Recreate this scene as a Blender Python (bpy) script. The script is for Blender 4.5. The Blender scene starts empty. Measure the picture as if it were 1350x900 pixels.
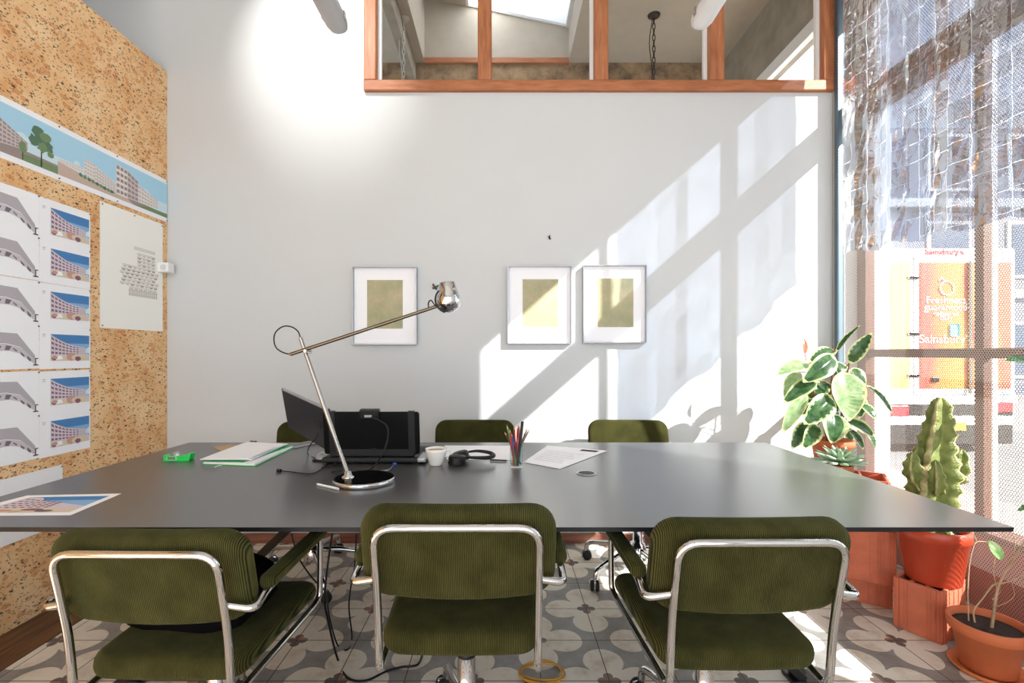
import bpy, bmesh, math, random
from mathutils import Vector, Matrix, Quaternion
random.seed(7)
C = bpy.context.scene.collection
S = bpy.context.scene
PI = math.pi

# ------------------------------------------------------------------ camera, world, lights
F, VX, VY, H = 637.5, 663.0, 465.0, 1.2          # focal length (px), vanishing point, eye height
def P(x, y, Y):                                   # photograph pixel + depth -> world point
    return Vector(((x - VX) * Y / F, Y, H - (y - VY) * Y / F))
TZ = 0.74                                         # table top height
def T(x, y):                                      # pixel on the table top
    return P(x, y, F * (H - TZ) / (y - VY))
cam_d = bpy.data.cameras.new('camera'); cam = bpy.data.objects.new('camera', cam_d); C.objects.link(cam)
cam.location = (0, 0, H); cam.rotation_euler = (PI / 2, 0, 0)
cam_d.sensor_width = 36.0; cam_d.lens = 36.0 * F / 1350.0
cam_d.shift_x = (675 - VX) / 1350.0; cam_d.shift_y = -(450 - VY) / 1350.0
cam_d.clip_start = 0.05
S.camera = cam
S.view_settings.view_transform = 'Standard'; S.view_settings.look = 'None'
S.view_settings.gamma = 1.0; S.view_settings.use_curve_mapping = False
S.view_settings.exposure = 0.0
w = bpy.data.worlds.new('sky'); S.world = w; w.use_nodes = True
wt = w.node_tree; bg = wt.nodes['Background']
bg.inputs['Color'].default_value = (0.84, 0.92, 1.0, 1); bg.inputs['Strength'].default_value = 3.5
sun_d = bpy.data.lights.new('sun', 'SUN'); sun = bpy.data.objects.new('sun', sun_d); C.objects.link(sun)
SUN_DIR = Vector((-1.10, 1.0, -0.965)).normalized()
sun.rotation_euler = SUN_DIR.to_track_quat('-Z', 'Y').to_euler(); sun.location = (8, -6, 8)
sun_d.energy = 29.0; sun_d.angle = math.radians(0.6); sun_d.color = (1.0, 0.975, 0.94)
SPOT_LOC = Vector((-1.19, 1.75, 3.95)); SPOT_TO = Vector((-1.12, 3.06, 3.14)); SPOT_W = 155.0; SPOT_SIZE = 47; SPOT_BLEND = 0.9  # spot added to make the bright patch on the upper wall

# ------------------------------------------------------------------ materials
def lin(c):
    return tuple(((v / 255.0) / 12.92 if v / 255.0 <= 0.04045 else ((v / 255.0 + 0.055) / 1.055) ** 2.4) for v in c) + (1.0,)
class NT:
    def __init__(s, name):
        s.m = bpy.data.materials.new(name); s.m.use_nodes = True; s.t = s.m.node_tree
        s.b = s.t.nodes['Principled BSDF']; s.o = s.t.nodes['Material Output']
    def n(s, ty, **kw):
        nd = s.t.nodes.new(ty)
        for k, v in kw.items(): setattr(nd, k, v)
        return nd
    def l(s, a, b): s.t.links.new(a, b)
    def math(s, op, a, b=None, c=None):
        nd = s.n('ShaderNodeMath', operation=op)
        for i, v in enumerate((a, b, c)):
            if v is None: continue
            if isinstance(v, (int, float)): nd.inputs[i].default_value = v
            else: s.l(v, nd.inputs[i])
        return nd.outputs[0]
    def mix(s, f, a, b):
        nd = s.n('ShaderNodeMix', data_type='RGBA')
        for i, v in ((0, f), (6, a), (7, b)):
            if isinstance(v, (int, float)): nd.inputs[i].default_value = v
            elif isinstance(v, tuple): nd.inputs[i].default_value = v
            else: s.l(v, nd.inputs[i])
        return nd.outputs[2]
    def coord(s, which='Object', scale=None):
        c = s.n('ShaderNodeTexCoord').outputs[which]
        if scale:
            mp = s.n('ShaderNodeMapping'); mp.inputs['Scale'].default_value = scale; s.l(c, mp.inputs['Vector']); return mp.outputs[0]
        return c
    def noise(s, co, scale, detail=3, rough=0.5):
        nd = s.n('ShaderNodeTexNoise'); nd.inputs['Scale'].default_value = scale
        nd.inputs['Detail'].default_value = detail; nd.inputs['Roughness'].default_value = rough
        s.l(co, nd.inputs['Vector']); return nd.outputs['Fac']
    def ramp(s, f, stops, interp='LINEAR'):
        nd = s.n('ShaderNodeValToRGB'); cr = nd.color_ramp; cr.interpolation = interp
        while len(cr.elements) < len(stops): cr.elements.new(0.5)
        for e, (p, c) in zip(cr.elements, stops): e.position = p; e.color = c
        s.l(f, nd.inputs[0]); return nd.outputs[0]
    def bump(s, h, strength, dist):
        nd = s.n('ShaderNodeBump'); nd.inputs['Strength'].default_value = strength; nd.inputs['Distance'].default_value = dist
        s.l(h, nd.inputs['Height']); s.l(nd.outputs[0], s.b.inputs['Normal'])
    def set(s, **kw):
        for k, v in kw.items(): s.b.inputs[k.replace('_', ' ')].default_value = v
        return s
def mat(name, rgb, rough=0.5, metal=0.0, var=0.0, vscale=8.0, bump=0.0, bscale=60.0, bdist=0.001, spec=0.5, **kw):
    t = NT(name); c = lin(rgb)
    t.set(Base_Color=c, Roughness=rough, Metallic=metal)
    t.b.inputs['Specular IOR Level'].default_value = spec
    if var:
        f = t.noise(t.coord(), vscale, 4)
        lo = tuple(v * (1 - var) for v in c[:3]) + (1,); hi = tuple(min(1, v * (1 + var)) for v in c[:3]) + (1,)
        t.l(t.ramp(f, [(0.3, lo), (0.7, hi)]), t.b.inputs['Base Color'])
    if bump: t.bump(t.noise(t.coord(), bscale, 3), bump, bdist)
    for k, v in kw.items(): t.b.inputs[k.replace('_', ' ')].default_value = v
    return t.m
def wood(name, a, b, scale=(3, 40, 40), rough=0.5, bump=0.2):
    t = NT(name); co = t.coord('Object', scale)
    f = t.noise(co, 1.6, 6, 0.6)
    t.l(t.ramp(f, [(0.3, lin(a)), (0.7, lin(b))]), t.b.inputs['Base Color'])
    t.set(Roughness=rough); t.bump(f, bump, 0.001); return t.m
def glass_thin(name, tint=(0.97, 0.985, 0.98, 1), refl=1.0):
    t = NT(name); t.t.nodes.remove(t.b)
    tr = t.n('ShaderNodeBsdfTransparent'); tr.inputs[0].default_value = tint
    gl = t.n('ShaderNodeBsdfGlossy'); gl.inputs['Roughness'].default_value = 0.02
    fr = t.n('ShaderNodeFresnel'); fr.inputs[0].default_value = 1.45
    mx = t.n('ShaderNodeMixShader'); gm = t.n('ShaderNodeNewGeometry'); t.l(t.math('MULTIPLY', t.math('MULTIPLY', fr.outputs[0], refl), t.math('SUBTRACT', 1.0, gm.outputs['Backfacing'])), mx.inputs[0]); t.l(tr.outputs[0], mx.inputs[1]); t.l(gl.outputs[0], mx.inputs[2])
    t.l(mx.outputs[0], t.o.inputs[0]); return t.m

M = {}
M['wall'] = mat('white_plaster', (209, 211, 212), 0.85, var=0.015, vscale=2.0, bump=0.06, bscale=25, spec=0.2)
M['wall_beige'] = mat('old_plaster', (168, 158, 142), 0.9, var=0.08, vscale=3)
M['wall_grey'] = mat('grey_boards', (150, 142, 128), 0.85, var=0.2, vscale=6)
M['ceiling'] = mat('ceiling_white', (225, 222, 215), 0.9)
M['ceil_far'] = mat('far_ceiling_plaster', (186, 177, 163), 0.9, var=0.05)
M['frame_wood'] = wood('orange_window_wood', (150, 88, 52), (190, 122, 80), (30, 30, 4))
M['frame_wood_h'] = wood('orange_window_wood_rail', (150, 88, 52), (190, 122, 80), (4, 30, 30))
M['shop_wood'] = wood('brown_shopfront_wood', (72, 40, 28), (100, 58, 40), (30, 30, 4))
M['shop_white'] = mat('white_shopfront_paint', (240, 238, 232), 0.5)
M['planks'] = wood('dark_floor_planks', (58, 36, 22), (122, 80, 46), (26, 2.5, 26), 0.45, 0.3)
M['skirt'] = wood('brown_skirting', (110, 62, 48), (150, 96, 74), (3, 30, 30), 0.5)
M['glass'] = glass_thin('window_glass')
M['glass_far'] = glass_thin('interior_window_glass', (0.94, 0.95, 0.94, 1))
M['chrome'] = mat('chrome', (206, 206, 208), 0.05, 1.0)
M['steel'] = mat('brushed_steel', (158, 153, 147), 0.25, 1.0)
M['bronze'] = mat('brushed_nickel_arm', (118, 106, 88), 0.3, 1.0)
M['alu'] = mat('aluminium_frame', (170, 170, 172), 0.35, 0.9)
M['black'] = mat('black_plastic', (11, 11, 12), 0.4, spec=0.35)
M['black_soft'] = mat('black_rubber', (14, 14, 15), 0.6)
M['black_gloss'] = mat('black_gloss', (8, 8, 9), 0.06)
M['black_cloth'] = mat('black_cloth', (7, 7, 8), 0.95, var=0.3, vscale=10, spec=0.05)
M['edge'] = mat('black_table_edge', (20, 20, 23), 0.5, spec=0.3)
M['black_steel'] = mat('black_steel', (22, 22, 24), 0.4)
M['navy'] = mat('dark_slate_plastic', (34, 35, 42), 0.4, spec=0.35)
M['darkgrey'] = mat('dark_grey_plastic', (34, 34, 36), 0.45, spec=0.3)
M['silver'] = mat('silver_plastic', (176, 178, 180), 0.3, 0.6)
M['white'] = mat('white_plastic', (238, 238, 236), 0.35)
M['paper'] = mat('white_paper', (250, 250, 254), 0.8, spec=0.1)
M['paper_cream'] = mat('cream_paper', (250, 248, 242), 0.8, spec=0.1)
M['kraft'] = mat('kraft_card', (196, 160, 124), 0.8, var=0.05)
M['ceramic'] = mat('white_ceramic', (240, 238, 232), 0.15)
M['coffee'] = mat('coffee', (120, 72, 38), 0.3)
M['foam'] = mat('coffee_foam', (206, 178, 140), 0.5)
M['pin'] = mat('pin_steel', (120, 120, 124), 0.3, 0.9)
M['soil'] = mat('potting_soil', (42, 30, 22), 0.95, var=0.7, vscale=60, bump=0.8, bscale=80, bdist=0.006)
M['terracotta'] = mat('terracotta', (196, 104, 62), 0.7, var=0.1, vscale=9)
M['saucer'] = mat('orange_saucer', (214, 122, 66), 0.6, var=0.06)
M['red_pot'] = mat('red_plastic_pot', (182, 66, 40), 0.35)
M['block'] = mat('terracotta_block', (196, 106, 76), 0.85, var=0.12, vscale=14, bump=0.4, bscale=120)
M['brick'] = mat('red_riser', (150, 66, 44), 0.8, var=0.15, vscale=12)
M['bark'] = mat('pale_bark', (172, 142, 112), 0.8, var=0.25, vscale=30)
M['stem'] = mat('brown_stem', (116, 82, 52), 0.7)
M['post'] = mat('blue_grey_channel', (92, 106, 116), 0.35, 0.5)
M['grey_paint'] = mat('grey_paint', (176, 174, 168), 0.6)
M['rope_yellow'] = mat('yellow_cable', (206, 150, 42), 0.5)
M['pave'] = mat('pale_pavement', (176, 172, 166), 0.9, var=0.1, vscale=3)
M['road'] = mat('grey_asphalt', (128, 128, 132), 0.9, var=0.1)
M['facade'] = mat('blue_grey_facade', (104, 112, 132), 0.8, var=0.08, vscale=1)
M['facade_trim'] = mat('facade_white', (226, 226, 226), 0.7)
M['facade_win'] = mat('facade_glass', (70, 82, 104), 0.1)
M['tube'] = mat('lamp_diffuser', (232, 232, 232), 0.35)
M['tube_grey'] = mat('lamp_body_and_shade', (178, 178, 180), 0.45)  # housings, and one diffuser with shade put into its colour
M['chain'] = mat('dark_chain', (52, 46, 42), 0.4, 0.8)
M['chain_white'] = mat('pale_chain', (196, 192, 186), 0.4, 0.4)
M['green_folder'] = mat('green_folder', (52, 176, 92), 0.35)
M['green_neon'] = mat('neon_green', (40, 214, 96), 0.25)
t = NT('frosted_skylight'); t.set(Base_Color=lin((250, 250, 252)), Roughness=0.5); t.b.inputs['Specular IOR Level'].default_value = 0.1
tl = t.n('ShaderNodeBsdfTranslucent'); tl.inputs[0].default_value = lin((248, 250, 255)); m_ = t.n('ShaderNodeMixShader'); m_.inputs[0].default_value = 0.9; t.l(t.b.outputs[0], m_.inputs[1]); t.l(tl.outputs[0], m_.inputs[2]); t.l(m_.outputs[0], t.o.inputs[0]); M['frosted'] = t.m
M['clear'] = glass_thin('clear_acrylic', (0.9, 0.92, 0.92, 1), 1.6)
M['truck_white'] = mat('truck_white', (236, 236, 238), 0.4)
M['red_lamp'] = mat('red_lamp', (206, 40, 52), 0.3)
M['plate'] = mat('yellow_plate', (232, 200, 50), 0.4)
M['tyre'] = mat('tyre', (26, 26, 28), 0.8)
for nm, c in dict(sky=(176, 218, 240), sky_lo=(212, 234, 244), sky_deep=(84, 136, 192), sky_mid=(140, 182, 222), bld=(232, 226, 222), bld_sh=(204, 194, 194),
                  bld_win=(160, 142, 142), ground=(206, 184, 172), ground_dk=(160, 146, 140), leaf=(124, 146, 110), leaf_dk=(96, 126, 104), trunk=(70, 60, 52),
                  canopy=(186, 180, 186), canopy_lo=(208, 202, 208), canopy_dk=(124, 114, 124), ink=(64, 58, 62), lilac=(216, 204, 216), pinkish=(206, 160, 150),
                  cream=(222, 206, 184), maroon=(146, 104, 118), plan=(214, 206, 198), plan_dk=(178, 168, 162), plan_lo=(226, 219, 212), text=(170, 170, 178)).items():
    M['p_' + nm] = mat('print_' + nm, c, 0.8, spec=0.1)

# corduroy: ribs every 6.3 mm across the object's local X
t = NT('green_corduroy'); co = t.coord(); sx = t.n('ShaderNodeSeparateXYZ'); t.l(co, sx.inputs[0])
rib = t.math('SINE', t.math('MULTIPLY', sx.outputs[0], 2 * PI / 0.0043))
rib01 = t.math('MULTIPLY_ADD', rib, 0.5, 0.5)
blot = t.noise(co, 14, 4)
ca = t.ramp(blot, [(0.3, lin((62, 61, 28))), (0.7, lin((84, 82, 44)))])
t.l(t.mix(t.math('POWER', rib01, 0.7), lin((18, 18, 6)), ca), t.b.inputs['Base Color'])
t.set(Roughness=0.95); t.b.inputs['Specular IOR Level'].default_value = 0.1
t.b.inputs['Sheen Weight'].default_value = 0.14; t.b.inputs['Sheen Tint'].default_value = lin((200, 204, 150)); t.b.inputs['Sheen Roughness'].default_value = 0.4
t.bump(rib01, 0.7, 0.0015); M['cord'] = t.m

# cork
t = NT('speckled_cork'); co = t.coord('Object', (1, 1, 1))
n1 = t.noise(co, 5, 6, 0.65); n2 = t.noise(co, 34, 3, 0.6)
base = t.ramp(n1, [(0.3, lin((226, 170, 114))), (0.5, lin((242, 202, 150))), (0.7, lin((250, 224, 180)))])
base = t.mix(t.math('MULTIPLY', n2, 0.4), base, lin((214, 148, 90)))
def specks(scale, lo, size):
    mp = t.n('ShaderNodeMapping'); mp.inputs['Rotation'].default_value = (0.7, 0, 0); mp.inputs['Scale'].default_value = (1, 1.0, 1.7); t.l(co, mp.inputs[0])
    nz = t.n('ShaderNodeTexNoise'); nz.inputs['Scale'].default_value = 60; t.l(mp.outputs[0], nz.inputs['Vector'])
    ad = t.n('ShaderNodeVectorMath', operation='MULTIPLY_ADD'); t.l(nz.outputs['Color'], ad.inputs[0]); ad.inputs[1].default_value = (0.014,) * 3; t.l(mp.outputs[0], ad.inputs[2])
    v = t.n('ShaderNodeTexVoronoi'); v.inputs['Scale'].default_value = scale; t.l(ad.outputs[0], v.inputs['Vector'])
    sc = t.n('ShaderNodeSeparateColor'); t.l(v.outputs['Color'], sc.inputs[0])
    return t.math('MULTIPLY', t.math('GREATER_THAN', sc.outputs[0], lo), t.math('LESS_THAN', v.outputs['Distance'], size)), sc.outputs[1]
s1, r1 = specks(46, 0.74, 0.5); s2, r2 = specks(80, 0.68, 0.42); s3, r3 = specks(22, 0.75, 0.5)
base = t.mix(t.math('MULTIPLY', s3, 0.5), base, lin((206, 116, 56)))
base = t.mix(t.math('MULTIPLY', s2, 0.75), base, lin((122, 92, 66)))
dk = t.mix(r1, lin((40, 32, 28)), lin((110, 98, 88)))
base = t.mix(t.math('MULTIPLY', s1, 0.92), base, dk)
t.l(base, t.b.inputs['Base Color']); t.set(Roughness=0.85); t.bump(n2, 0.3, 0.002); M['cork'] = t.m

# patterned cement tiles, 25 cm; quatrefoils on every other joint
t = NT('patterned_cement_tiles'); co = t.coord(); sx = t.n('ShaderNodeSeparateXYZ'); t.l(co, sx.inputs[0])
wob = t.noise(co, 9, 2); wv = t.math('MULTIPLY_ADD', wob, 0.03, -0.015)
u = t.math('DIVIDE', t.math('SUBTRACT', sx.outputs[0], 0.14), 0.25); v = t.math('DIVIDE', t.math('SUBTRACT', sx.outputs[1], 1.77), 0.25)
def cen(x): return t.math('SUBTRACT', t.math('FRACT', t.math('ADD', x, 0.5)), 0.5)   # uses the current t
a = cen(t.math('MULTIPLY_ADD', t.math('ADD', u, v), 0.5, -0.5)); b = cen(t.math('MULTIPLY_ADD', t.math('SUBTRACT', u, v), 0.5, -0.5))
du = t.math('ABSOLUTE', t.math('ADD', a, b)); dv = t.math('ABSOLUTE', t.math('SUBTRACT', a, b))
mx = t.math('MAXIMUM', du, dv); mn = t.math('MINIMUM', du, dv)
def disc(c0, c1, r):
    d = t.math('SQRT', t.math('ADD', t.math('POWER', t.math('SUBTRACT', mx, c0), 2.0), t.math('POWER', t.math('SUBTRACT', mn, c1), 2.0)))
    return t.math('LESS_THAN', t.math('ADD', d, wv), r)
cream = t.math('MAXIMUM', disc(0.45, 0.0, 0.31), disc(0.22, 0.0, 0.25))
flower = t.math('MAXIMUM', disc(0.1, 0.0, 0.072), disc(0.0, 0.0, 0.075))
fu = t.math('ABSOLUTE', cen(u)); fv = t.math('ABSOLUTE', cen(v)); joint = t.math('LESS_THAN', t.math('MINIMUM', fu, fv), 0.0075)
cell = t.n('ShaderNodeTexWhiteNoise'); cb = t.n('ShaderNodeCombineXYZ'); t.l(t.math('FLOOR', u), cb.inputs[0]); t.l(t.math('FLOOR', v), cb.inputs[1]); t.l(cb.outputs[0], cell.inputs['Vector'])
wear = t.noise(co, 7, 8, 0.7); wear2 = t.noise(co, 40, 4, 0.6)
ccream = t.ramp(wear, [(0.28, lin((196, 176, 154))), (0.5, lin((232, 222, 206))), (0.75, lin((240, 232, 220)))])
cgrey = t.ramp(wear, [(0.3, lin((124, 116, 110))), (0.7, lin((168, 166, 162)))])
cflow = t.ramp(cell.outputs['Value'], [(0.2, lin((104, 90, 84))), (0.5, lin((112, 100, 96))), (0.9, lin((184, 130, 100)))])
col = t.mix(cream, cgrey, ccream); col = t.mix(flower, col, cflow)
col = t.mix(t.math('MULTIPLY', cell.outputs['Value'], 0.14), col, lin((120, 100, 84)))
col = t.mix(t.math('MULTIPLY', t.math('GREATER_THAN', wear, 0.66), 0.25), col, lin((170, 148, 126)))
col = t.mix(joint, col, lin((66, 54, 46)))
t.l(col, t.b.inputs['Base Color']); t.set(Roughness=0.5); t.bump(t.math('SUBTRACT', t.math('MULTIPLY', wear, 0.3), joint), 0.4, 0.002); M['tiles'] = t.m

# table laminate
t = NT('dark_table_laminate'); f = t.noise(t.coord(), 3, 3)
t.l(t.ramp(f, [(0.3, lin((66, 66, 69))), (0.7, lin((72, 72, 74)))]), t.b.inputs['Base Color'])
t.set(Roughness=0.29, IOR=2.0); t.b.inputs['Specular IOR Level'].default_value = 0.8; M['table'] = t.m

# perforated mesh curtain: real holes
t = NT('perforated_mesh'); co = t.coord(); sx = t.n('ShaderNodeSeparateXYZ'); t.l(co, sx.inputs[0])
p = 0.0115
uu = t.math('DIVIDE', sx.outputs[1], p); vv = t.math('DIVIDE', sx.outputs[2], p * 0.8)
row = t.math('MODULO', t.math('ABSOLUTE', t.math('FLOOR', vv)), 2.0)
hu = t.math('SUBTRACT', t.math('FRACT', t.math('MULTIPLY_ADD', row, 0.5, uu)), 0.5); hv = t.math('SUBTRACT', t.math('FRACT', vv), 0.5)
d = t.math('ADD', t.math('POWER', hu, 2.0), t.math('MULTIPLY', t.math('POWER', hv, 2.0), 0.8))
hole = t.math('LESS_THAN', d, 0.165)
tr = t.n('ShaderNodeBsdfTransparent'); df = t.n('ShaderNodeBsdfDiffuse'); df.inputs[0].default_value = lin((150, 138, 130))
tl = t.n('ShaderNodeBsdfTranslucent'); tl.inputs[0].default_value = lin((225, 220, 214))
m1 = t.n('ShaderNodeMixShader'); m1.inputs[0].default_value = 0.08; t.l(df.outputs[0], m1.inputs[1]); t.l(tl.outputs[0], m1.inputs[2])
m2 = t.n('ShaderNodeMixShader'); t.l(hole, m2.inputs[0]); t.l(m1.outputs[0], m2.inputs[1]); t.l(tr.outputs[0], m2.inputs[2])
t.l(m2.outputs[0], t.o.inputs[0]); t.t.nodes.remove(t.b); M['mesh'] = t.m

# see-through silver foil: strips of differing opacity, taped in courses
t = NT('silver_foil'); t.t.nodes.remove(t.b)
co = t.coord(); sx = t.n('ShaderNodeSeparateXYZ'); t.l(co, sx.inputs[0])
yy = t.math('DIVIDE', t.math('MULTIPLY_ADD', t.math('SINE', t.math('MULTIPLY', sx.outputs[1], 31.0)), 0.014, sx.outputs[1]), 0.088)
wn = t.n('ShaderNodeTexWhiteNoise', noise_dimensions='1D'); t.l(t.math('FLOOR', yy), wn.inputs['W'])
zz = t.math('DIVIDE', t.math('MULTIPLY_ADD', wn.outputs['Value'], 0.04, sx.outputs[2]), 0.094)
wn2 = t.n('ShaderNodeTexWhiteNoise', noise_dimensions='2D'); cb = t.n('ShaderNodeCombineXYZ'); t.l(t.math('FLOOR', yy), cb.inputs[0]); t.l(t.math('FLOOR', zz), cb.inputs[1]); t.l(cb.outputs[0], wn2.inputs['Vector'])
nz = t.noise(co, 22, 5, 0.7)
vor = t.n('ShaderNodeTexVoronoi', feature='DISTANCE_TO_EDGE'); vor.inputs['Scale'].default_value = 26; t.l(co, vor.inputs['Vector'])
hgt = t.math('ADD', nz, t.math('MULTIPLY', t.math('MINIMUM', vor.outputs['Distance'], 0.25), 1.6))
bp = t.n('ShaderNodeBump'); bp.inputs['Strength'].default_value = 0.45; bp.inputs['Distance'].default_value = 0.006; t.l(hgt, bp.inputs['Height'])
gl = t.n('ShaderNodeBsdfGlossy'); gl.inputs['Roughness'].default_value = 0.07; t.l(bp.outputs[0], gl.inputs['Normal'])
t.l(t.mix(wn2.outputs['Value'], lin((250, 250, 254)), lin((222, 220, 216))), gl.inputs[0])
tr = t.n('ShaderNodeBsdfTransparent'); tr.inputs[0].default_value = lin((170, 182, 206))
mx_ = t.n('ShaderNodeMixShader'); t.l(t.math('MULTIPLY_ADD', wn.outputs['Value'], 0.5, t.math('MULTIPLY_ADD', wn2.outputs['Value'], 0.14, 0.36)), mx_.inputs[0]); t.l(tr.outputs[0], mx_.inputs[1]); t.l(gl.outputs[0], mx_.inputs[2])
line = t.math('MAXIMUM', t.math('MULTIPLY', t.math('LESS_THAN', t.math('ABSOLUTE', cen(zz)), 0.013), t.math('GREATER_THAN', wn2.outputs['Value'], 0.35)), t.math('LESS_THAN', t.math('ABSOLUTE', cen(yy)), 0.011))
df = t.n('ShaderNodeBsdfTranslucent'); df.inputs[0].default_value = lin((214, 220, 232))
m3 = t.n('ShaderNodeMixShader'); t.l(t.math('MULTIPLY', line, 0.6), m3.inputs[0]); t.l(mx_.outputs[0], m3.inputs[1]); t.l(df.outputs[0], m3.inputs[2])
t.l(m3.outputs[0], t.o.inputs[0]); M['foil'] = t.m
M['foil_seam'] = mat('foil_tape', (214, 218, 228), 0.25, 0.7)

# leaves
def leaf_mat(name, rgb, rgb2, trans, rough=0.35):
    t = NT(name); f = t.noise(t.coord(), 26, 4, 0.6)
    c = t.ramp(f, [(0.35, lin(rgb)), (0.65, lin(rgb2))]); t.l(c, t.b.inputs['Base Color']); t.set(Roughness=rough)
    tl = t.n('ShaderNodeBsdfTranslucent'); t.l(c, tl.inputs[0])
    m = t.n('ShaderNodeMixShader'); m.inputs[0].default_value = trans; t.l(t.b.outputs[0], m.inputs[1]); t.l(tl.outputs[0], m.inputs[2]); t.l(m.outputs[0], t.o.inputs[0]); return t.m
M['leaf_dk'] = leaf_mat('ficus_dark_green', (34, 66, 36), (78, 112, 66), 0.3, 0.22)
M['leaf_pale'] = leaf_mat('ficus_pale_green', (126, 158, 104), (176, 198, 150), 0.35, 0.3)
M['leaf_cream'] = leaf_mat('ficus_cream_margin', (222, 222, 150), (234, 234, 178), 0.4, 0.3)
M['leaf_red'] = leaf_mat('new_leaf_red', (190, 92, 70), (206, 120, 90), 0.3)
M['leaf_fresh'] = leaf_mat('fresh_green_leaf', (110, 176, 84), (196, 216, 168), 0.4)
M['succ'] = leaf_mat('succulent_grey_green', (140, 172, 134), (202, 220, 194), 0.1, 0.4)
M['cactus'] = leaf_mat('cactus_olive', (96, 108, 48), (138, 146, 78), 0.12, 0.6)
M['cactus_rib'] = leaf_mat('cactus_corky_edge', (190, 184, 128), (150, 134, 92), 0.1, 0.7)
# artwork paper
t = NT('olive_artwork'); co = t.coord(); f = t.noise(co, 9, 6, 0.65)
t.l(t.ramp(f, [(0.3, lin((158, 160, 130))), (0.5, lin((176, 170, 136))), (0.7, lin((194, 182, 150)))]), t.b.inputs['Base Color']); t.set(Roughness=0.8); M['art'] = t.m
# truck livery print
t = NT('truck_poster'); co = t.coord(); sx = t.n('ShaderNodeSeparateXYZ'); t.l(co, sx.inputs[0]); nz = t.noise(co, 1.2, 2)
f = t.math('ADD', t.math('MULTIPLY', sx.outputs[0], 0.8), t.math('MULTIPLY', nz, 0.35))
t.l(t.ramp(f, [(0.08, lin((206, 96, 70))), (0.3, lin((192, 60, 48))), (0.5, lin((222, 122, 36))), (0.66, lin((226, 150, 50))), (0.74, lin((170, 30, 30))), (0.85, lin((224, 176, 70))), (1.0, lin((206, 84, 60)))]), t.b.inputs['Base Color'])
t.set(Roughness=0.5); M['poster'] = t.m
t = NT('truck_poster_yellow'); f = t.noise(t.coord('Object', (5, 1, 0.5)), 1.5, 2)
t.l(t.ramp(f, [(0.3, lin((228, 176, 84))), (0.7, lin((232, 200, 130)))]), t.b.inputs['Base Color']); M['poster_y'] = t.m
t = NT('rough_stone'); co = t.coord(); f = t.noise(co, 5, 6, 0.7)
t.l(t.ramp(f, [(0.3, lin((70, 58, 46))), (0.5, lin((150, 122, 92))), (0.7, lin((186, 158, 122)))]), t.b.inputs['Base Color']); t.set(Roughness=0.9); t.bump(f, 0.8, 0.02); M['stone'] = t.m

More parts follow.
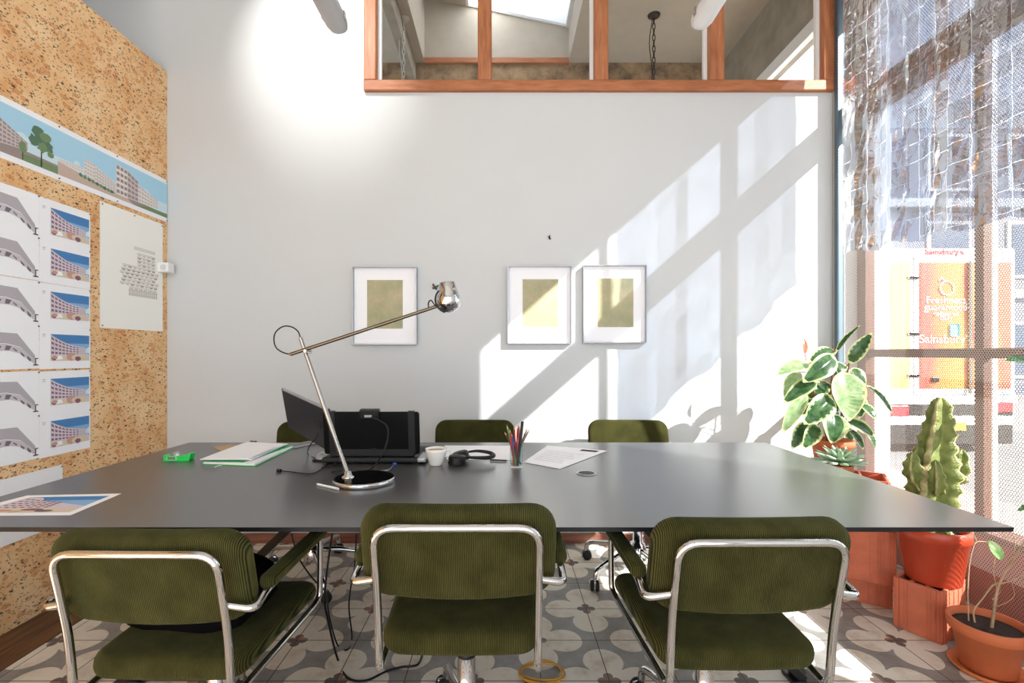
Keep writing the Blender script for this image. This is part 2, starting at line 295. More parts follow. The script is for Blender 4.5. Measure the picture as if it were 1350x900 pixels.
# ------------------------------------------------------------------ mesh helpers
class MB:
    def __init__(s): s.v = []; s.f = []; s.mi = []; s.sm = []
    def add(s, vs, fs, mi=0, smooth=False, X=None):
        o = len(s.v)
        s.v += [tuple(X @ Vector(v)) if X else tuple(v) for v in vs]
        s.f += [tuple(i + o for i in f) for f in fs]; s.mi += [mi] * len(fs); s.sm += [smooth] * len(fs); return s
    def box(s, lo, hi, mi=0, bev=0.0, X=None, seg=2):
        bm = bmesh.new(); bmesh.ops.create_cube(bm, size=1.0)
        for v in bm.verts: v.co = Vector([lo[k] + (v.co[k] + 0.5) * (hi[k] - lo[k]) for k in range(3)])
        if bev: bmesh.ops.bevel(bm, geom=bm.edges[:], offset=bev, segments=seg, profile=0.5, affect='EDGES')
        bm.verts.index_update()
        s.add([v.co.copy() for v in bm.verts], [[v.index for v in f.verts] for f in bm.faces], mi, False, X); bm.free(); return s
    def tube(s, pts, r, n=10, mi=0, caps=True, X=None):
        pts = [Vector(p) for p in pts]; rs = r if isinstance(r, (list, tuple)) else [r] * len(pts)
        tg = [(pts[min(i + 1, len(pts) - 1)] - pts[max(i - 1, 0)]).normalized() for i in range(len(pts))]
        up = Vector((0, 0, 1)) if abs(tg[0].z) < 0.9 else Vector((1, 0, 0))
        nn = (up - tg[0] * up.dot(tg[0])).normalized(); vs = []; fs = []
        for i, p in enumerate(pts):
            nn = (nn - tg[i] * nn.dot(tg[i])).normalized(); bb = tg[i].cross(nn)
            for k in range(n):
                a = 2 * PI * k / n; vs.append(p + (nn * math.cos(a) + bb * math.sin(a)) * rs[i])
        for i in range(len(pts) - 1):
            for k in range(n):
                k2 = (k + 1) % n; fs.append((i * n + k, i * n + k2, (i + 1) * n + k2, (i + 1) * n + k))
        s.add(vs, fs, mi, True, X)
        if caps:
            s.add(vs[:n], [tuple(range(n))[::-1]], mi, False, X); s.add(vs[-n:], [tuple(range(n))], mi, False, X)
        return s
    def lathe(s, prof, n=28, mi=0, X=None, smooth=True, close=True):
        vs = []; fs = []
        for r, z in prof:
            for k in range(n):
                a = 2 * PI * k / n; vs.append((r * math.cos(a), r * math.sin(a), z))
        for i in range(len(prof) - 1):
            for k in range(n):
                k2 = (k + 1) % n; fs.append((i * n + k, i * n + k2, (i + 1) * n + k2, (i + 1) * n + k))
        s.add(vs, fs, mi, smooth, X)
        if close:
            if prof[0][0] > 1e-5: s.add(vs[:n], [tuple(range(n))[::-1]], mi, False, X)
            if prof[-1][0] > 1e-5: s.add(vs[-n:], [tuple(range(n))], mi, False, X)
        return s
    def poly(s, pts, mi=0, X=None): return s.add(pts, [tuple(range(len(pts)))], mi, False, X)
    def prism(s, pts, d, mi=0, X=None):               # polygon (3D points) extruded by vector d
        n = len(pts); pts = [Vector(p) for p in pts]; d = Vector(d); vs = pts + [p + d for p in pts]
        fs = [tuple(range(n))[::-1], tuple(range(n, 2 * n))] + [(i, (i + 1) % n, n + (i + 1) % n, n + i) for i in range(n)]
        return s.add(vs, fs, mi, False, X)
    def sphere(s, c, r, mi=0, nu=16, nv=10, X=None):
        r = r if isinstance(r, (tuple, list)) else (r, r, r); vs = []; fs = []
        for j in range(nv + 1):
            th = PI * j / nv
            for i in range(nu):
                ph = 2 * PI * i / nu; vs.append((c[0] + r[0] * math.sin(th) * math.cos(ph), c[1] + r[1] * math.sin(th) * math.sin(ph), c[2] + r[2] * math.cos(th)))
        for j in range(nv):
            for i in range(nu): fs.append((j * nu + i, (j + 1) * nu + i, (j + 1) * nu + (i + 1) % nu, j * nu + (i + 1) % nu))
        return s.add(vs, fs, mi, True, X)
    def pad(s, w, h, t, rc, re, fn, mi=0, nc=7, ne=5, bulge=0.0):
        # rounded cushion: outline in (u,v), thickness along d; fn maps (u,v,d) -> point
        def outline(inset):
            ww, hh = w / 2 - inset, h / 2 - inset; r = max(rc - inset, 0.004); pts = []
            for cx, cy, a0 in ((ww - r, hh - r, 0), (-ww + r, hh - r, PI / 2), (-ww + r, -hh + r, PI), (ww - r, -hh + r, 1.5 * PI)):
                for k in range(nc): a = a0 + PI / 2 * k / (nc - 1); pts.append((cx + r * math.cos(a), cy + r * math.sin(a)))
            out = []
            for i, pnt in enumerate(pts):                # a few points along the straight runs
                q = pts[(i + 1) % len(pts)]; out.append(pnt)
                L = math.hypot(q[0] - pnt[0], q[1] - pnt[1])
                if L > 0.06:
                    for k in range(1, 6): out.append((pnt[0] + (q[0] - pnt[0]) * k / 6, pnt[1] + (q[1] - pnt[1]) * k / 6))
            return out
        loops = []
        for sgn in (-1, 1):
            seq = []
            for k in range(ne + 1):
                a = PI / 2 * k / ne; seq.append((re * (1 - math.sin(a)), sgn * (t / 2 - re + re * math.cos(a)), 1.0))
            inner = [(re, sgn * (t / 2), f) for f in (0.35, 0.7)]
            seq = inner + seq
            loops += seq if sgn == -1 else seq[::-1]
        vs = []; N = None
        for ins, d, f in loops:
            o = outline(ins); N = len(o)
            for (u_, v_) in o:
                dd = d + (math.copysign(bulge * max(0, 1 - (2 * u_ * f / w) ** 2) * max(0, 1 - (2 * v_ * f / h) ** 2), d))
                vs.append(fn(u_ * f, v_ * f, dd))
        fs = []; L = len(loops)
        for i in range(L - 1):
            for k in range(N): fs.append((i * N + k, i * N + (k + 1) % N, (i + 1) * N + (k + 1) % N, (i + 1) * N + k))
        s.add(vs, fs, mi, True)
        o = len(s.v); s.v += [tuple(fn(0, 0, -t / 2 - bulge)), tuple(fn(0, 0, t / 2 + bulge))]; b0 = o - len(vs)
        for k in range(N):
            s.f.append((b0 + (k + 1) % N, b0 + k, o)); s.f.append((b0 + (L - 1) * N + k, b0 + (L - 1) * N + (k + 1) % N, o + 1)); s.mi += [mi, mi]; s.sm += [True, True]
        return s
    def build(s, name, mats, parent=None, loc=None, rot=None, fix=True):
        me = bpy.data.meshes.new(name); me.from_pydata(s.v, [], s.f); me.update()
        mats = mats if isinstance(mats, (list, tuple)) else [mats]
        for m_ in mats: me.materials.append(M[m_] if isinstance(m_, str) else m_)
        me.polygons.foreach_set('material_index', s.mi); me.polygons.foreach_set('use_smooth', s.sm)
        if fix:
            bm = bmesh.new(); bm.from_mesh(me); bmesh.ops.recalc_face_normals(bm, faces=bm.faces[:]); bm.to_mesh(me); bm.free()
        me.update()
        o = bpy.data.objects.new(name, me); C.objects.link(o)
        if parent: o.parent = parent
        if loc is not None: o.location = loc
        if rot is not None: o.rotation_euler = rot
        return o
def fillet(pts, r, n=6):
    pts = [Vector(p) for p in pts]; out = [pts[0]]
    for i in range(1, len(pts) - 1):
        p0, p1, p2 = pts[i - 1], pts[i], pts[i + 1]; rr = r[i] if isinstance(r, (list, tuple)) else r
        d0 = (p0 - p1); d1 = (p2 - p1); rr = min(rr, d0.length * 0.49, d1.length * 0.49)
        a = p1 + d0.normalized() * rr; b = p1 + d1.normalized() * rr
        for k in range(n + 1):
            t_ = k / n; out.append(a * (1 - t_) ** 2 + p1 * 2 * t_ * (1 - t_) + b * t_ ** 2)
    out.append(pts[-1]); return out
def smooth(pts, n=8):                                # Catmull-Rom through the points
    pts = [Vector(p) for p in pts]; out = []
    for i in range(len(pts) - 1):
        p0 = pts[max(i - 1, 0)]; p1 = pts[i]; p2 = pts[i + 1]; p3 = pts[min(i + 2, len(pts) - 1)]
        for k in range(n):
            t_ = k / n; out.append(0.5 * ((2 * p1) + (p2 - p0) * t_ + (2 * p0 - 5 * p1 + 4 * p2 - p3) * t_ ** 2 + (3 * p1 - p0 - 3 * p2 + p3) * t_ ** 3))
    out.append(pts[-1]); return out
def tag(o, label, cat, group=None):
    o['label'] = label; o['category'] = cat
    if group: o['group'] = group
    return o
def thing(name, label, cat, loc=(0, 0, 0), rotz=0.0, group=None):
    o = bpy.data.objects.new(name, None); C.objects.link(o); o.empty_display_size = 0.1
    o.location = loc; o.rotation_euler = (0, 0, rotz); return tag(o, label, cat, group)
def struct(name, mb, mats, parent=None):
    o = mb.build(name, mats, parent)
    if not parent: o['kind'] = 'structure'
    return o
def struct_root(name, loc=(0, 0, 0)):
    o = bpy.data.objects.new(name, None); C.objects.link(o); o.location = loc; o['kind'] = 'structure'; return o
KIDS = {}
def copy_tree(o, label, group=None):
    r = o.copy(); C.objects.link(r); r['label'] = label
    if group: r['group'] = group
    for ch in list(o.children):
        c = ch.copy(); C.objects.link(c); c.parent = r
        for g in list(ch.children):
            d_ = g.copy(); C.objects.link(d_); d_.parent = c
    return r
def frame_to(a, b, roll_up=(0, 0, 1)):               # matrix whose Z axis runs a -> b, origin a
    a = Vector(a); z = (Vector(b) - a).normalized(); up = Vector(roll_up)
    if abs(z.dot(up)) > 0.95: up = Vector((1, 0, 0))
    x = up.cross(z).normalized(); y = z.cross(x)
    return Matrix(((x.x, y.x, z.x, a.x), (x.y, y.y, z.y, a.y), (x.z, y.z, z.z, a.z), (0, 0, 0, 1)))
# ------------------------------------------------------------------ the setting
YB, XW = 3.06, 2.27                               # back wall, shopfront plane
XC = -2.124                                       # cork face
KB = YB / F
mb = MB()
wl, wr, wb, wtp = (481 - VX) * KB, (1097 - VX) * KB, H + (VY - 122) * KB, 3.75
mb.box((-3.3, YB, 0), (2.45, YB + .12, wb)).box((-3.3, YB, wb), (wl, YB + .12, 4.3)).box((wr, YB, wb), (2.45, YB + .12, 4.3)).box((wl, YB, wtp), (wr, YB + .12, 4.3))
struct('wall_back', mb, 'wall')
struct('wall_left', MB().box((-3.42, -2.6, 0), (-3.3, YB + .12, 4.3)), 'wall_beige')
mb = MB().box((XW - .02, -2.6, 0), (XW + .16, .72, 4.3)).box((XW - .02, .72, 3.46), (XW + .16, YB, 4.3))
struct('wall_right', mb, 'wall')
struct('wall_right_riser', MB().box((XW - .03, .72, -.02), (XW + .1, YB, .345)), 'brick')
mb = MB()
for x0, x1 in ((-3.42, -3.0), (-1.35, -1.15), (.55, .75), (2.1, 2.43)): mb.box((x0, -2.72, 0), (x1, -2.6, 4.3))
mb.box((-3.0, -2.72, 3.5), (2.1, -2.6, 4.3))
struct('wall_rear', mb, 'wall')
struct('added_shade_soffit', MB().box((-3.3, -2.6, 3.46), (-2.18, YB, 3.56)), 'wall_beige')  # unseen soffit, added to darken the wall corner above the cork
struct('ceiling', MB().box((-3.42, -2.72, 4.3), (2.43, YB + .12, 4.4)), 'ceiling')
struct('floor', MB().box((-3.42, -2.72, -.1), (XW + .1, 5.1, 0)), 'tiles')
mb = MB()
for k in range(3): mb.box((-2.16 + .09 * k, -.8, -.01), (-2.072 + .09 * k, YB, .004), bev=.0015, seg=1)
struct('trim_1', mb, 'planks')
struct('baseboard_back', MB().box((-2.12, YB - .016, 0), (2.09, YB, .062), bev=.003), 'skirt')
struct('trim_2', MB().box((2.083, YB - .028, .0), (2.118, YB, 3.9), bev=.004), 'grey_paint')

# interior window high in the back wall
w1 = struct_root('window_1', (0, YB, wb))
xs = [(481, 497), (630, 648), (783, 801), (934, 953), (1083, 1097)]
zr = H + (VY - 108) * KB - wb
W = lambda x: (x - VX) * KB
MB().box((wl, -.03, 0), (wr, .09, zr), bev=.006).build('window_rail', 'frame_wood_h', w1)
MB().box((wl, -.03, wtp - wb - .07), (wr, .09, wtp - wb), bev=.006).build('window_rail', 'frame_wood_h', w1)
for i, (a_, b_) in enumerate(xs):
    MB().box((W(a_), -.028, zr), (W(b_), .085, wtp - wb - .07), bev=.006).build('mullion', 'frame_wood', w1)
    if i < 4:
        MB().box((W(b_), .04, zr), (W(xs[i + 1][0]), .046, wtp - wb - .07)).build('pane', 'glass_far', w1)
        g_ = MB(); g_.box((W(b_), .02, zr), (W(b_) + .022, .05, wtp - wb - .07)) if i in (0, ) else g_.box((W(xs[i + 1][0]) - .02, .02, zr), (W(xs[i + 1][0]), .05, wtp - wb - .07))
        g_.build('glazing_bead', 'facade_trim', w1)

# the room behind that window
struct('wall_far', MB().box((-3.3, 5.0, 0), (2.45, 5.1, 4.2)), 'stone')
mb = MB().box((XW, YB + .12, 0), (XW + .12, 5.0, 2.2)).box((XW, YB + .12, 3.57), (XW + .12, 5.0, 4.3)).box((XW, 4.9, 2.2), (XW + .12, 5.0, 3.57))
struct('wall_far_right', mb, 'wall_grey')
struct('trim_3', MB().box((XW - .05, YB + .2, 3.5), (XW - .001, 4.9, 3.6), bev=.004), 'facade_trim')
hx0, hx1, hy0 = -.81, .68, 3.6
DS = 5.0 - hy0
mb = MB().box((-3.3, YB + .12, 4.2), (hx0, 5.1, 4.3)).box((hx1, YB + .12, 4.2), (2.4, 5.1, 4.3)).box((hx0, YB + .12, 4.2), (hx1, hy0, 4.3))
struct('ceiling_far', mb, 'ceil_far')
mb = MB().box((hx0 - .05, hy0, 4.3), (hx0, 5.1, 5.3)).box((hx1, hy0, 4.3), (hx1 + .05, 5.1, 5.3)).box((hx0, hy0 - .05, 4.3), (hx1, hy0, 5.3)).box((hx0, 5.0, 4.2), (hx1, 5.1, 5.3))
mb.prism([(hx0, hy0, 4.86), (-.38, hy0, 4.78), (-.38, hy0, 4.84), (hx0, hy0, 4.92)], (0, DS, 0))
struct('wall_skylight', mb, 'ceil_far')
struct('trim_4', MB().box((hx0, 4.965, 4.18), (hx1, 4.999, 4.235), bev=.004), 'frame_wood_h')
struct('trim_5', MB().prism([(-.98, YB + .13, 4.2), (-.9, YB + .13, 4.2), (-.9, YB + .13, 4.02), (-.98, YB + .13, 4.02)], (0, 1.86, 0)), 'wall_grey')
w3 = struct_root('window_3', (0, hy0, 4.78))
sl = lambda x: -.21 * (x + .38)
mb = MB(); A = (-.38, .68)
for (x0, x1, y0, y1) in ((-.38, .68, 0, .05), (-.38, .68, DS - .02, DS), (-.38, -.35, .05, DS - .02), (.65, .68, .05, DS - .02)):
    mb.prism([(x0, y0, sl(x0)), (x1, y0, sl(x1)), (x1, y1, sl(x1)), (x0, y1, sl(x0))], (0, 0, .05))
mb.build('skylight_frame', 'facade_trim', w3)
MB().prism([(-.35, .05, sl(-.35) + .02), (.65, .05, sl(.65) + .02), (.65, DS - .02, sl(.65) + .02), (-.35, DS - .02, sl(-.35) + .02)], (0, 0, .006)).build('pane', 'frosted', w3)

# shopfront
w2 = struct_root('window_2', (XW, 0, 0))
for y0, y1, d_ in ((.72, .75, .05), (.823, .847, .02), (1.545, 1.575, .022), (2.263, 2.307, .042), (2.99, YB, .06)):
    MB().box((-d_ / 2, y0, .345), (d_ / 2, y1, 3.46), bev=.003).build('mullion', 'shop_wood', w2)
    MB().box((d_ / 2, y0 + .004, .375), (d_ / 2 + .03, y1 - .004, 3.46), bev=.003).build('outer_frame', 'shop_white', w2)
MB().box((-.03, .72, 2.665), (.03, YB, 2.845), bev=.004).build('transom', 'shop_wood', w2)
MB().box((-.016, .72, 1.174), (.016, YB, 1.222), bev=.003).build('glazing_bar', 'shop_wood', w2)
for y0, y1 in ((.75, .823), (.847, 1.545)): MB().box((-.014, y0, .372), (.014, y1, .76), bev=.002).build('added_shade_panel', 'shop_wood', w2)  # low panels added to keep the sun off the floor
MB().box((-.05, .72, .345), (.09, YB, .372), bev=.004).build('window_sill', 'shop_wood', w2)
for y0, y1 in ((.75, .823), (.847, 1.545), (1.575, 2.263), (2.307, 2.99)):
    for z0, z1 in ((.76 if y1 < 1.6 else .372, 1.174), (1.222, 2.665), (2.845, 3.46)):
        MB().box((-.003, y0, z0), (.003, y1, z1)).build('pane', 'glass', w2)

# street
struct('ground', MB().box((XW + .1, -8, -.12), (4.1, 30, -.02)).box((4.1, -8, -.16), (40, 30, -.06)), ['pave'])
struct('road_surface', MB().box((4.1, -8, -.06), (8.2, 13, -.05)), 'road')
fb = thing('building', 'blue grey building across the street seen through the mesh', 'building', (12, 14.5, -.06))
MB().box((-8, 0, 0), (12, 4, 8.0)).build('facade', 'facade', fb)
for zz in (2.9, 5.6): MB().box((-8, -.15, zz), (12, 0, zz + .25)).build('cornice', 'facade_trim', fb)
for i in range(7):
    for zz in (.5, 3.5, 6.1):
        wn = MB().box((-6.5 + i * 2.4, -.06, zz), (-5.2 + i * 2.4, 0, zz + 1.7)).build('window_frame', 'facade_trim', fb)
        MB().box((-6.4 + i * 2.4, -.08, zz + .1), (-5.3 + i * 2.4, -.06, zz + 1.6)).build('pane', 'facade_win', wn)

def text(s, size, parent, loc, m, name='lettering', rot=(PI / 2, 0, 0), align='CENTER', ext=.004):
    cu = bpy.data.curves.new(name, 'FONT'); cu.body = s; cu.size = size; cu.align_x = align; cu.extrude = ext
    ob = bpy.data.objects.new(name, cu); C.objects.link(ob)
    dg = bpy.context.evaluated_depsgraph_get(); me = bpy.data.meshes.new_from_object(ob.evaluated_get(dg))
    bpy.data.objects.remove(ob); bpy.data.curves.remove(cu)
    me.materials.clear(); me.materials.append(M[m]); o = bpy.data.objects.new(name, me); C.objects.link(o); o.parent = parent; o.location = loc; o.rotation_euler = rot; return o
YT = 6.0; KT = YT / F
tx = lambda x: (x - VX) * KT
tz = lambda y: H - (y - VY) * KT
tk = thing('delivery_truck', 'white delivery truck with orange printed rear doors parked outside', 'truck', (tx(1205), YT, -.05))
ox = tx(1205)
lx = lambda x: tx(x) - ox
lz = lambda y: tz(y) + .05
MB().box((lx(1085), .03, lz(527)), (lx(1343), 3.2, lz(326)), bev=.03).build('cargo_box', 'truck_white', tk)
for nm, x0, x1, px0, px1, mm in (('l', 1100, 1204, 1152, 1199, 'poster_y'), ('r', 1206, 1338, 1212, 1332, 'poster')):
    dd = MB().box((lx(x0), 0, lz(520)), (lx(x1), .03, lz(338)), bev=.008).build('door', 'truck_white', tk)
    MB().box((lx(px0), -.006, lz(512)), (lx(px1), .0, lz(346)), bev=.002).build('poster_panel', mm, dd)
    if nm == 'r':
        ring = [(lx(1247) + .085 * math.cos(a), -.012, lz(380) + .085 * math.sin(a)) for a in [2 * PI * k / 28 for k in range(29)]]
        MB().tube(ring, .011, 6, caps=False).build('emblem', 'truck_white', dd)
        MB().tube([(lx(1243), -.012, lz(370)), (lx(1240), -.012, lz(366)), (lx(1237), -.012, lz(370))], .012, 6).build('emblem', 'truck_white', dd)
        for s_, y_, sz in (('Freshness', 400, .125), ('guaranteed', 409, .12), ('delivered', 416.5, .085), ('daily', 422, .085), ('Sainsbury\u2019s', 452, .15)):
            text(s_, sz, dd, (lx(1246), -.008, lz(y_)), 'truck_white')
        MB().box((lx(1257) - .06, -.009, lz(434) - .09), (lx(1257) + .06, -.005, lz(434) + .07), bev=.02).build('sticker', mat('aqua_sticker', (120, 206, 214), .5), dd)
        MB().tube([(lx(1276), -.03, lz(345)), (lx(1276), -.03, lz(518))], .018, 8).build('locking_bar', 'steel', dd)
        MB().box((lx(1230) - .03, -.03, lz(500) - .03), (lx(1236), -.006, lz(500) + .03), bev=.008).build('handle', 'black', dd)
    for y_ in (366, 440, 495):
        MB().box((lx(1204) - .07 + (.0 if nm == 'r' else -.01), -.02, lz(y_) - .02), (lx(1204) + .06, .0, lz(y_) + .02), bev=.006).build('hinge', 'silver', dd)
text('Sainsbury\u2019s', .11, tk, (lx(1247), .02, lz(335)), 'red_lamp')
text('same day delivery', .05, tk, (lx(1187), .02, lz(341)), 'red_lamp')
MB().box((lx(1100), -.02, lz(533)), (lx(1340), .25, lz(521)), bev=.01).build('bumper', 'truck_white', tk)
for x0, x1, y0, y1 in ((1163, 1196, 548, 534), (1307, 1333, 543, 529)):
    MB().box((lx(x0), -.03, lz(y0)), (lx(x1), .1, lz(y1)), bev=.01).build('tail_lamp', 'red_lamp', tk)
pl = MB().box((lx(1243), -.03, lz(567)), (lx(1271), .0, lz(556)), bev=.004).build('license_plate', 'plate', tk)
MB().box((lx(1110), .0, lz(585)), (lx(1335), 3.0, lz(533))).build('chassis', 'darkgrey', tk)
MB().box((lx(1160), -.015, lz(560)), (lx(1335), .06, lz(548)), bev=.01).build('step', 'truck_white', tk)
for x_, y_ in ((1122, .5), (1322, .5), (1122, 2.6), (1322, 2.6)):
    MB().lathe([(.0, -.1), (.3, -.1), (.36, -.07), (.36, .07), (.3, .1), (0, .1)], 24, X=Matrix.Translation((lx(x_), y_, .36)) @ Matrix.Rotation(PI / 2, 4, 'Y')).build('wheel', 'tyre', tk)

# ------------------------------------------------------------------ cork partition and what is pinned on it
ck = thing('cork_pinboard', 'tall speckled cork pinboard covering the partition beside the table', 'pinboard', (XC, 1.2, 0))
MB().box((-.035, -2.2, .0045), (0, YB - 1.2 - .001, 2.975)).build('cork_sheet', 'cork', ck)
MB().box((-.06, -2.2, .0045), (-.035, YB - 1.2 - .001, 2.97)).build('backing_board', 'frame_wood', ck)
def bil(q, u, v):                                   # quad corners (bl, br, tr, tl) in sheet coordinates
    a = (q[0][0] + (q[1][0] - q[0][0]) * u, q[0][1] + (q[1][1] - q[0][1]) * u); b = (q[3][0] + (q[2][0] - q[3][0]) * u, q[3][1] + (q[2][1] - q[3][1]) * u)
    return (a[0] + (b[0] - a[0]) * v, a[1] + (b[1] - a[1]) * v)
class Sheet:
    # a printed sheet: width runs along local +Y, height along local +Z, print facing +X
    def __init__(s, w_, h_, mats, thick=.0006): s.w, s.h = w_, h_; s.mb = MB().box((0, 0, 0), (thick, w_, h_)); s.mats = mats; s.x = thick; s.k = 0
    def area(s, pts, m_, layer=1):
        s.k += 1; s.mb.poly([(s.x + .0002 * layer + .0000012 * s.k, p[0] * s.w, p[1] * s.h) for p in pts], s.mats.index(m_)); return s
    def rect(s, u0, v0, u1, v1, m_, layer=1): return s.area([(u0, v0), (u1, v0), (u1, v1), (u0, v1)], m_, layer)
    def bands(s, u0, v0, u1, v1, ms, layer=1):
        for i, m_ in enumerate(ms): s.rect(u0, v0 + (v1 - v0) * i / len(ms), u1, v0 + (v1 - v0) * (i + 1) / len(ms), m_, layer)
        return s
    def block(s, q, nx, ny, m_, win, layer=2, gap=.25):
        s.area(q, m_, layer)
        for i in range(nx):
            for j in range(ny):
                u0, u1 = (i + gap / 2) / nx, (i + 1 - gap / 2) / nx; v0, v1 = (j + .3) / ny, (j + .85) / ny
                s.area([bil(q, u0, v0), bil(q, u1, v0), bil(q, u1, v1), bil(q, u0, v1)], win, layer + 1)
        return s
    def blob(s, cu, cv, ru, rv, m_, layer=2, n=12, jit=.25, rnd=random.Random(3)):
        return s.area([(cu + ru * (1 + jit * (rnd.random() - .5)) * math.cos(2 * PI * k / n), cv + rv * (1 + jit * (rnd.random() - .5)) * math.sin(2 * PI * k / n)) for k in range(n)], m_, layer)
    def build(s, name, parent=None): return s.mb.build(name, ['paper' if s.mats[0] == 'paper' else s.mats[0]] + s.mats[1:], parent, fix=False)
def pins(parent, pts):
    for y_, z_ in pts:
        MB().sphere((.005, y_, z_), (.0025, .0042, .0042), nu=8, nv=6).tube([(-.006, y_, z_), (.004, y_, z_)], .001, 5).build('pin', 'pin', parent)
def wz(x, y): return H + (VY - y) * (-XC) / (VX - x)   # height on the cork face
def wy(x): return F * (-XC) / (VX - x)
PM = ['paper'] + ['p_' + k for k in ('sky', 'sky_lo', 'sky_deep', 'sky_mid', 'bld', 'bld_sh', 'bld_win', 'ground', 'ground_dk', 'leaf', 'leaf_dk', 'trunk', 'canopy', 'canopy_lo', 'canopy_dk', 'ink', 'lilac', 'pinkish', 'cream', 'maroon', 'plan', 'plan_dk', 'plan_lo', 'text')]
def strip_sheet(w_, kind, side_l, side_r):
    s = Sheet(w_, .265, PM); u0, u1, v0, v1 = side_l, 1 - side_r, .1, .9
    s.bands(u0, v0, u1, v1, ['p_sky_lo', 'p_sky_lo', 'p_sky', 'p_sky', 'p_sky'])
    U = lambda x: u0 + (u1 - u0) * x; V = lambda y: v0 + (v1 - v0) * y
    q = lambda *p: [(U(a_), V(b_)) for a_, b_ in p]
    for cu, cv, r_ in ((.55, .5, .06), (.62, .46, .05), (.3, .44, .05)): s.blob(U(cu), V(cv), r_ * (u1 - u0), r_ * .9, 'p_sky_lo', 2)
    if kind == 0:
        s.area(q((0, 0), (1, 0), (1, .2), (.45, .22), (0, .18)), 'p_ground_dk', 2); s.block(q((0, .14), (.24, .16), (.24, .74), (0, .78)), 4, 5, 'p_bld', 'p_bld_win', 3)
        s.block(q((.24, .16), (.62, .24), (.62, .4), (.24, .74)), 8, 5, 'p_bld_sh', 'p_bld_win', 3); s.blob(U(.1), V(.1), .1, .04, 'p_leaf', 5)
        s.area(q((.55, 0), (1, 0), (1, .16), (.55, .14)), 'p_leaf', 4)
        s.area(q((.775, .02), (.795, .02), (.79, .5), (.78, .5)), 'p_trunk', 6)
        for cu, cv, r_ in ((.78, .62, .1), (.7, .52, .08), (.85, .5, .09), (.74, .75, .08), (.84, .7, .07), (.8, .44, .07), (.9, .36, .05)): s.blob(U(cu), V(cv), r_ * .9, r_ * 1.2, 'p_leaf_dk' if r_ > .075 else 'p_leaf', 7, jit=.6)
        s.blob(U(.56), V(.28), .045, .09, 'p_leaf', 6, jit=.6); s.area(q((.555, .02), (.565, .02), (.565, .25), (.555, .25)), 'p_trunk', 5)
    if kind == 1:
        s.area(q((0, 0), (1, 0), (1, .12), (.5, .2), (0, .3)), 'p_ground', 2); s.block(q((.42, .2), (.6, .16), (.6, .6), (.42, .62)), 4, 5, 'p_bld', 'p_bld_sh', 3); s.block(q((.6, .16), (1, .12), (1, .36), (.6, .6)), 8, 5, 'p_bld_sh', 'p_bld', 3)
        s.block(q((.02, .3), (.4, .26), (.4, .4), (.02, .36)), 8, 2, 'p_bld', 'p_plan', 3)
        for k in range(9): s.blob(U(.36 + .07 * k), V(.2 - .012 * k), .035, .035, 'p_leaf' if k % 2 else 'p_leaf_dk', 5, jit=.6)
    if kind == 2:
        s.area(q((0, 0), (1, 0), (1, .1), (.3, .14), (0, .1)), 'p_ground_dk', 2); s.block(q((0, .1), (.2, .1), (.2, .84), (0, .88)), 3, 5, 'p_bld', 'p_bld_win', 3); s.block(q((.2, .1), (.4, .12), (.4, .68), (.2, .84)), 3, 5, 'p_bld_sh', 'p_bld_win', 3)
        s.block(q((.4, .12), (.8, .14), (.8, .4), (.4, .6)), 7, 4, 'p_bld', 'p_bld_sh', 3); s.area(q((.3, 0), (1, 0), (1, .12), (.6, .1)), 'p_leaf', 5); s.area(q((0, .0), (.3, 0), (.2, .1), (0, .1)), 'p_ground', 5)
    return s
zs = 2.0245
strips = [(wy(-45), wy(75.5), 0, .02, 0), (wy(75.5), wy(152.5), 1, 0, 0), (wy(152.5), YB - .006, 2, 0, .0)]
names = ['print of a long building with a tall tree, nearest sheet of the blue sky strip', 'print of a pale terrace under open sky, middle sheet of the blue sky strip', 'print of a corner block with balconies, strip sheet touching the white wall']
for (y0, y1, k, a_, b_), lb in zip(strips, names):
    o = strip_sheet(y1 - y0, k, a_, b_).build('printed_sheet'); o.location = (XC + .0015, y0, zs); tag(o, lb, 'print', 'blue sky prints in a strip')
    pins(o, [(.004, .255), (.004, .008)] + ([(y1 - y0 - .006, .255), (y1 - y0 - .006, .008)] if k == 2 else []))

# A4 prints in two columns
def canopy_sheet():
    s = Sheet(.297, .2, PM); s.rect(.02, .88, .1, .9, 'p_text')
    s.area([(.16, .44), (.3, .4), (.55, .4), (.7, .34), (.95, .08), (.95, .2), (.7, .48), (.5, .55), (.3, .55), (.12, .5)], 'p_canopy_lo', 2)
    s.area([(.1, .5), (.3, .56), (.5, .56), (.7, .49), (.93, .2), (.93, .3), (.66, .78), (.3, .8), (.05, .7)], 'p_canopy', 3)
    for u_ in (.2, .34, .48): s.area([(u_, .42), (u_ + .06, .41), (u_ + .1, .5), (u_ + .02, .52)], 'p_canopy_dk', 4)
    for u_ in (.6, .71, .81): s.area([(u_, .44 - (u_ - .6) * 1.05), (u_ + .05, .38 - (u_ - .6) * 1.05), (u_ + .06, .41 - (u_ - .6) * .95), (u_ + .0, .47 - (u_ - .6) * .8)], 'p_canopy_dk', 5)
    s.rect(.9, .07, .98, .095, 'p_ink', 6); s.rect(.93, .09, .945, .24, 'p_ink', 6); s.rect(.93, .22, .98, .24, 'p_ink', 6)
    return s
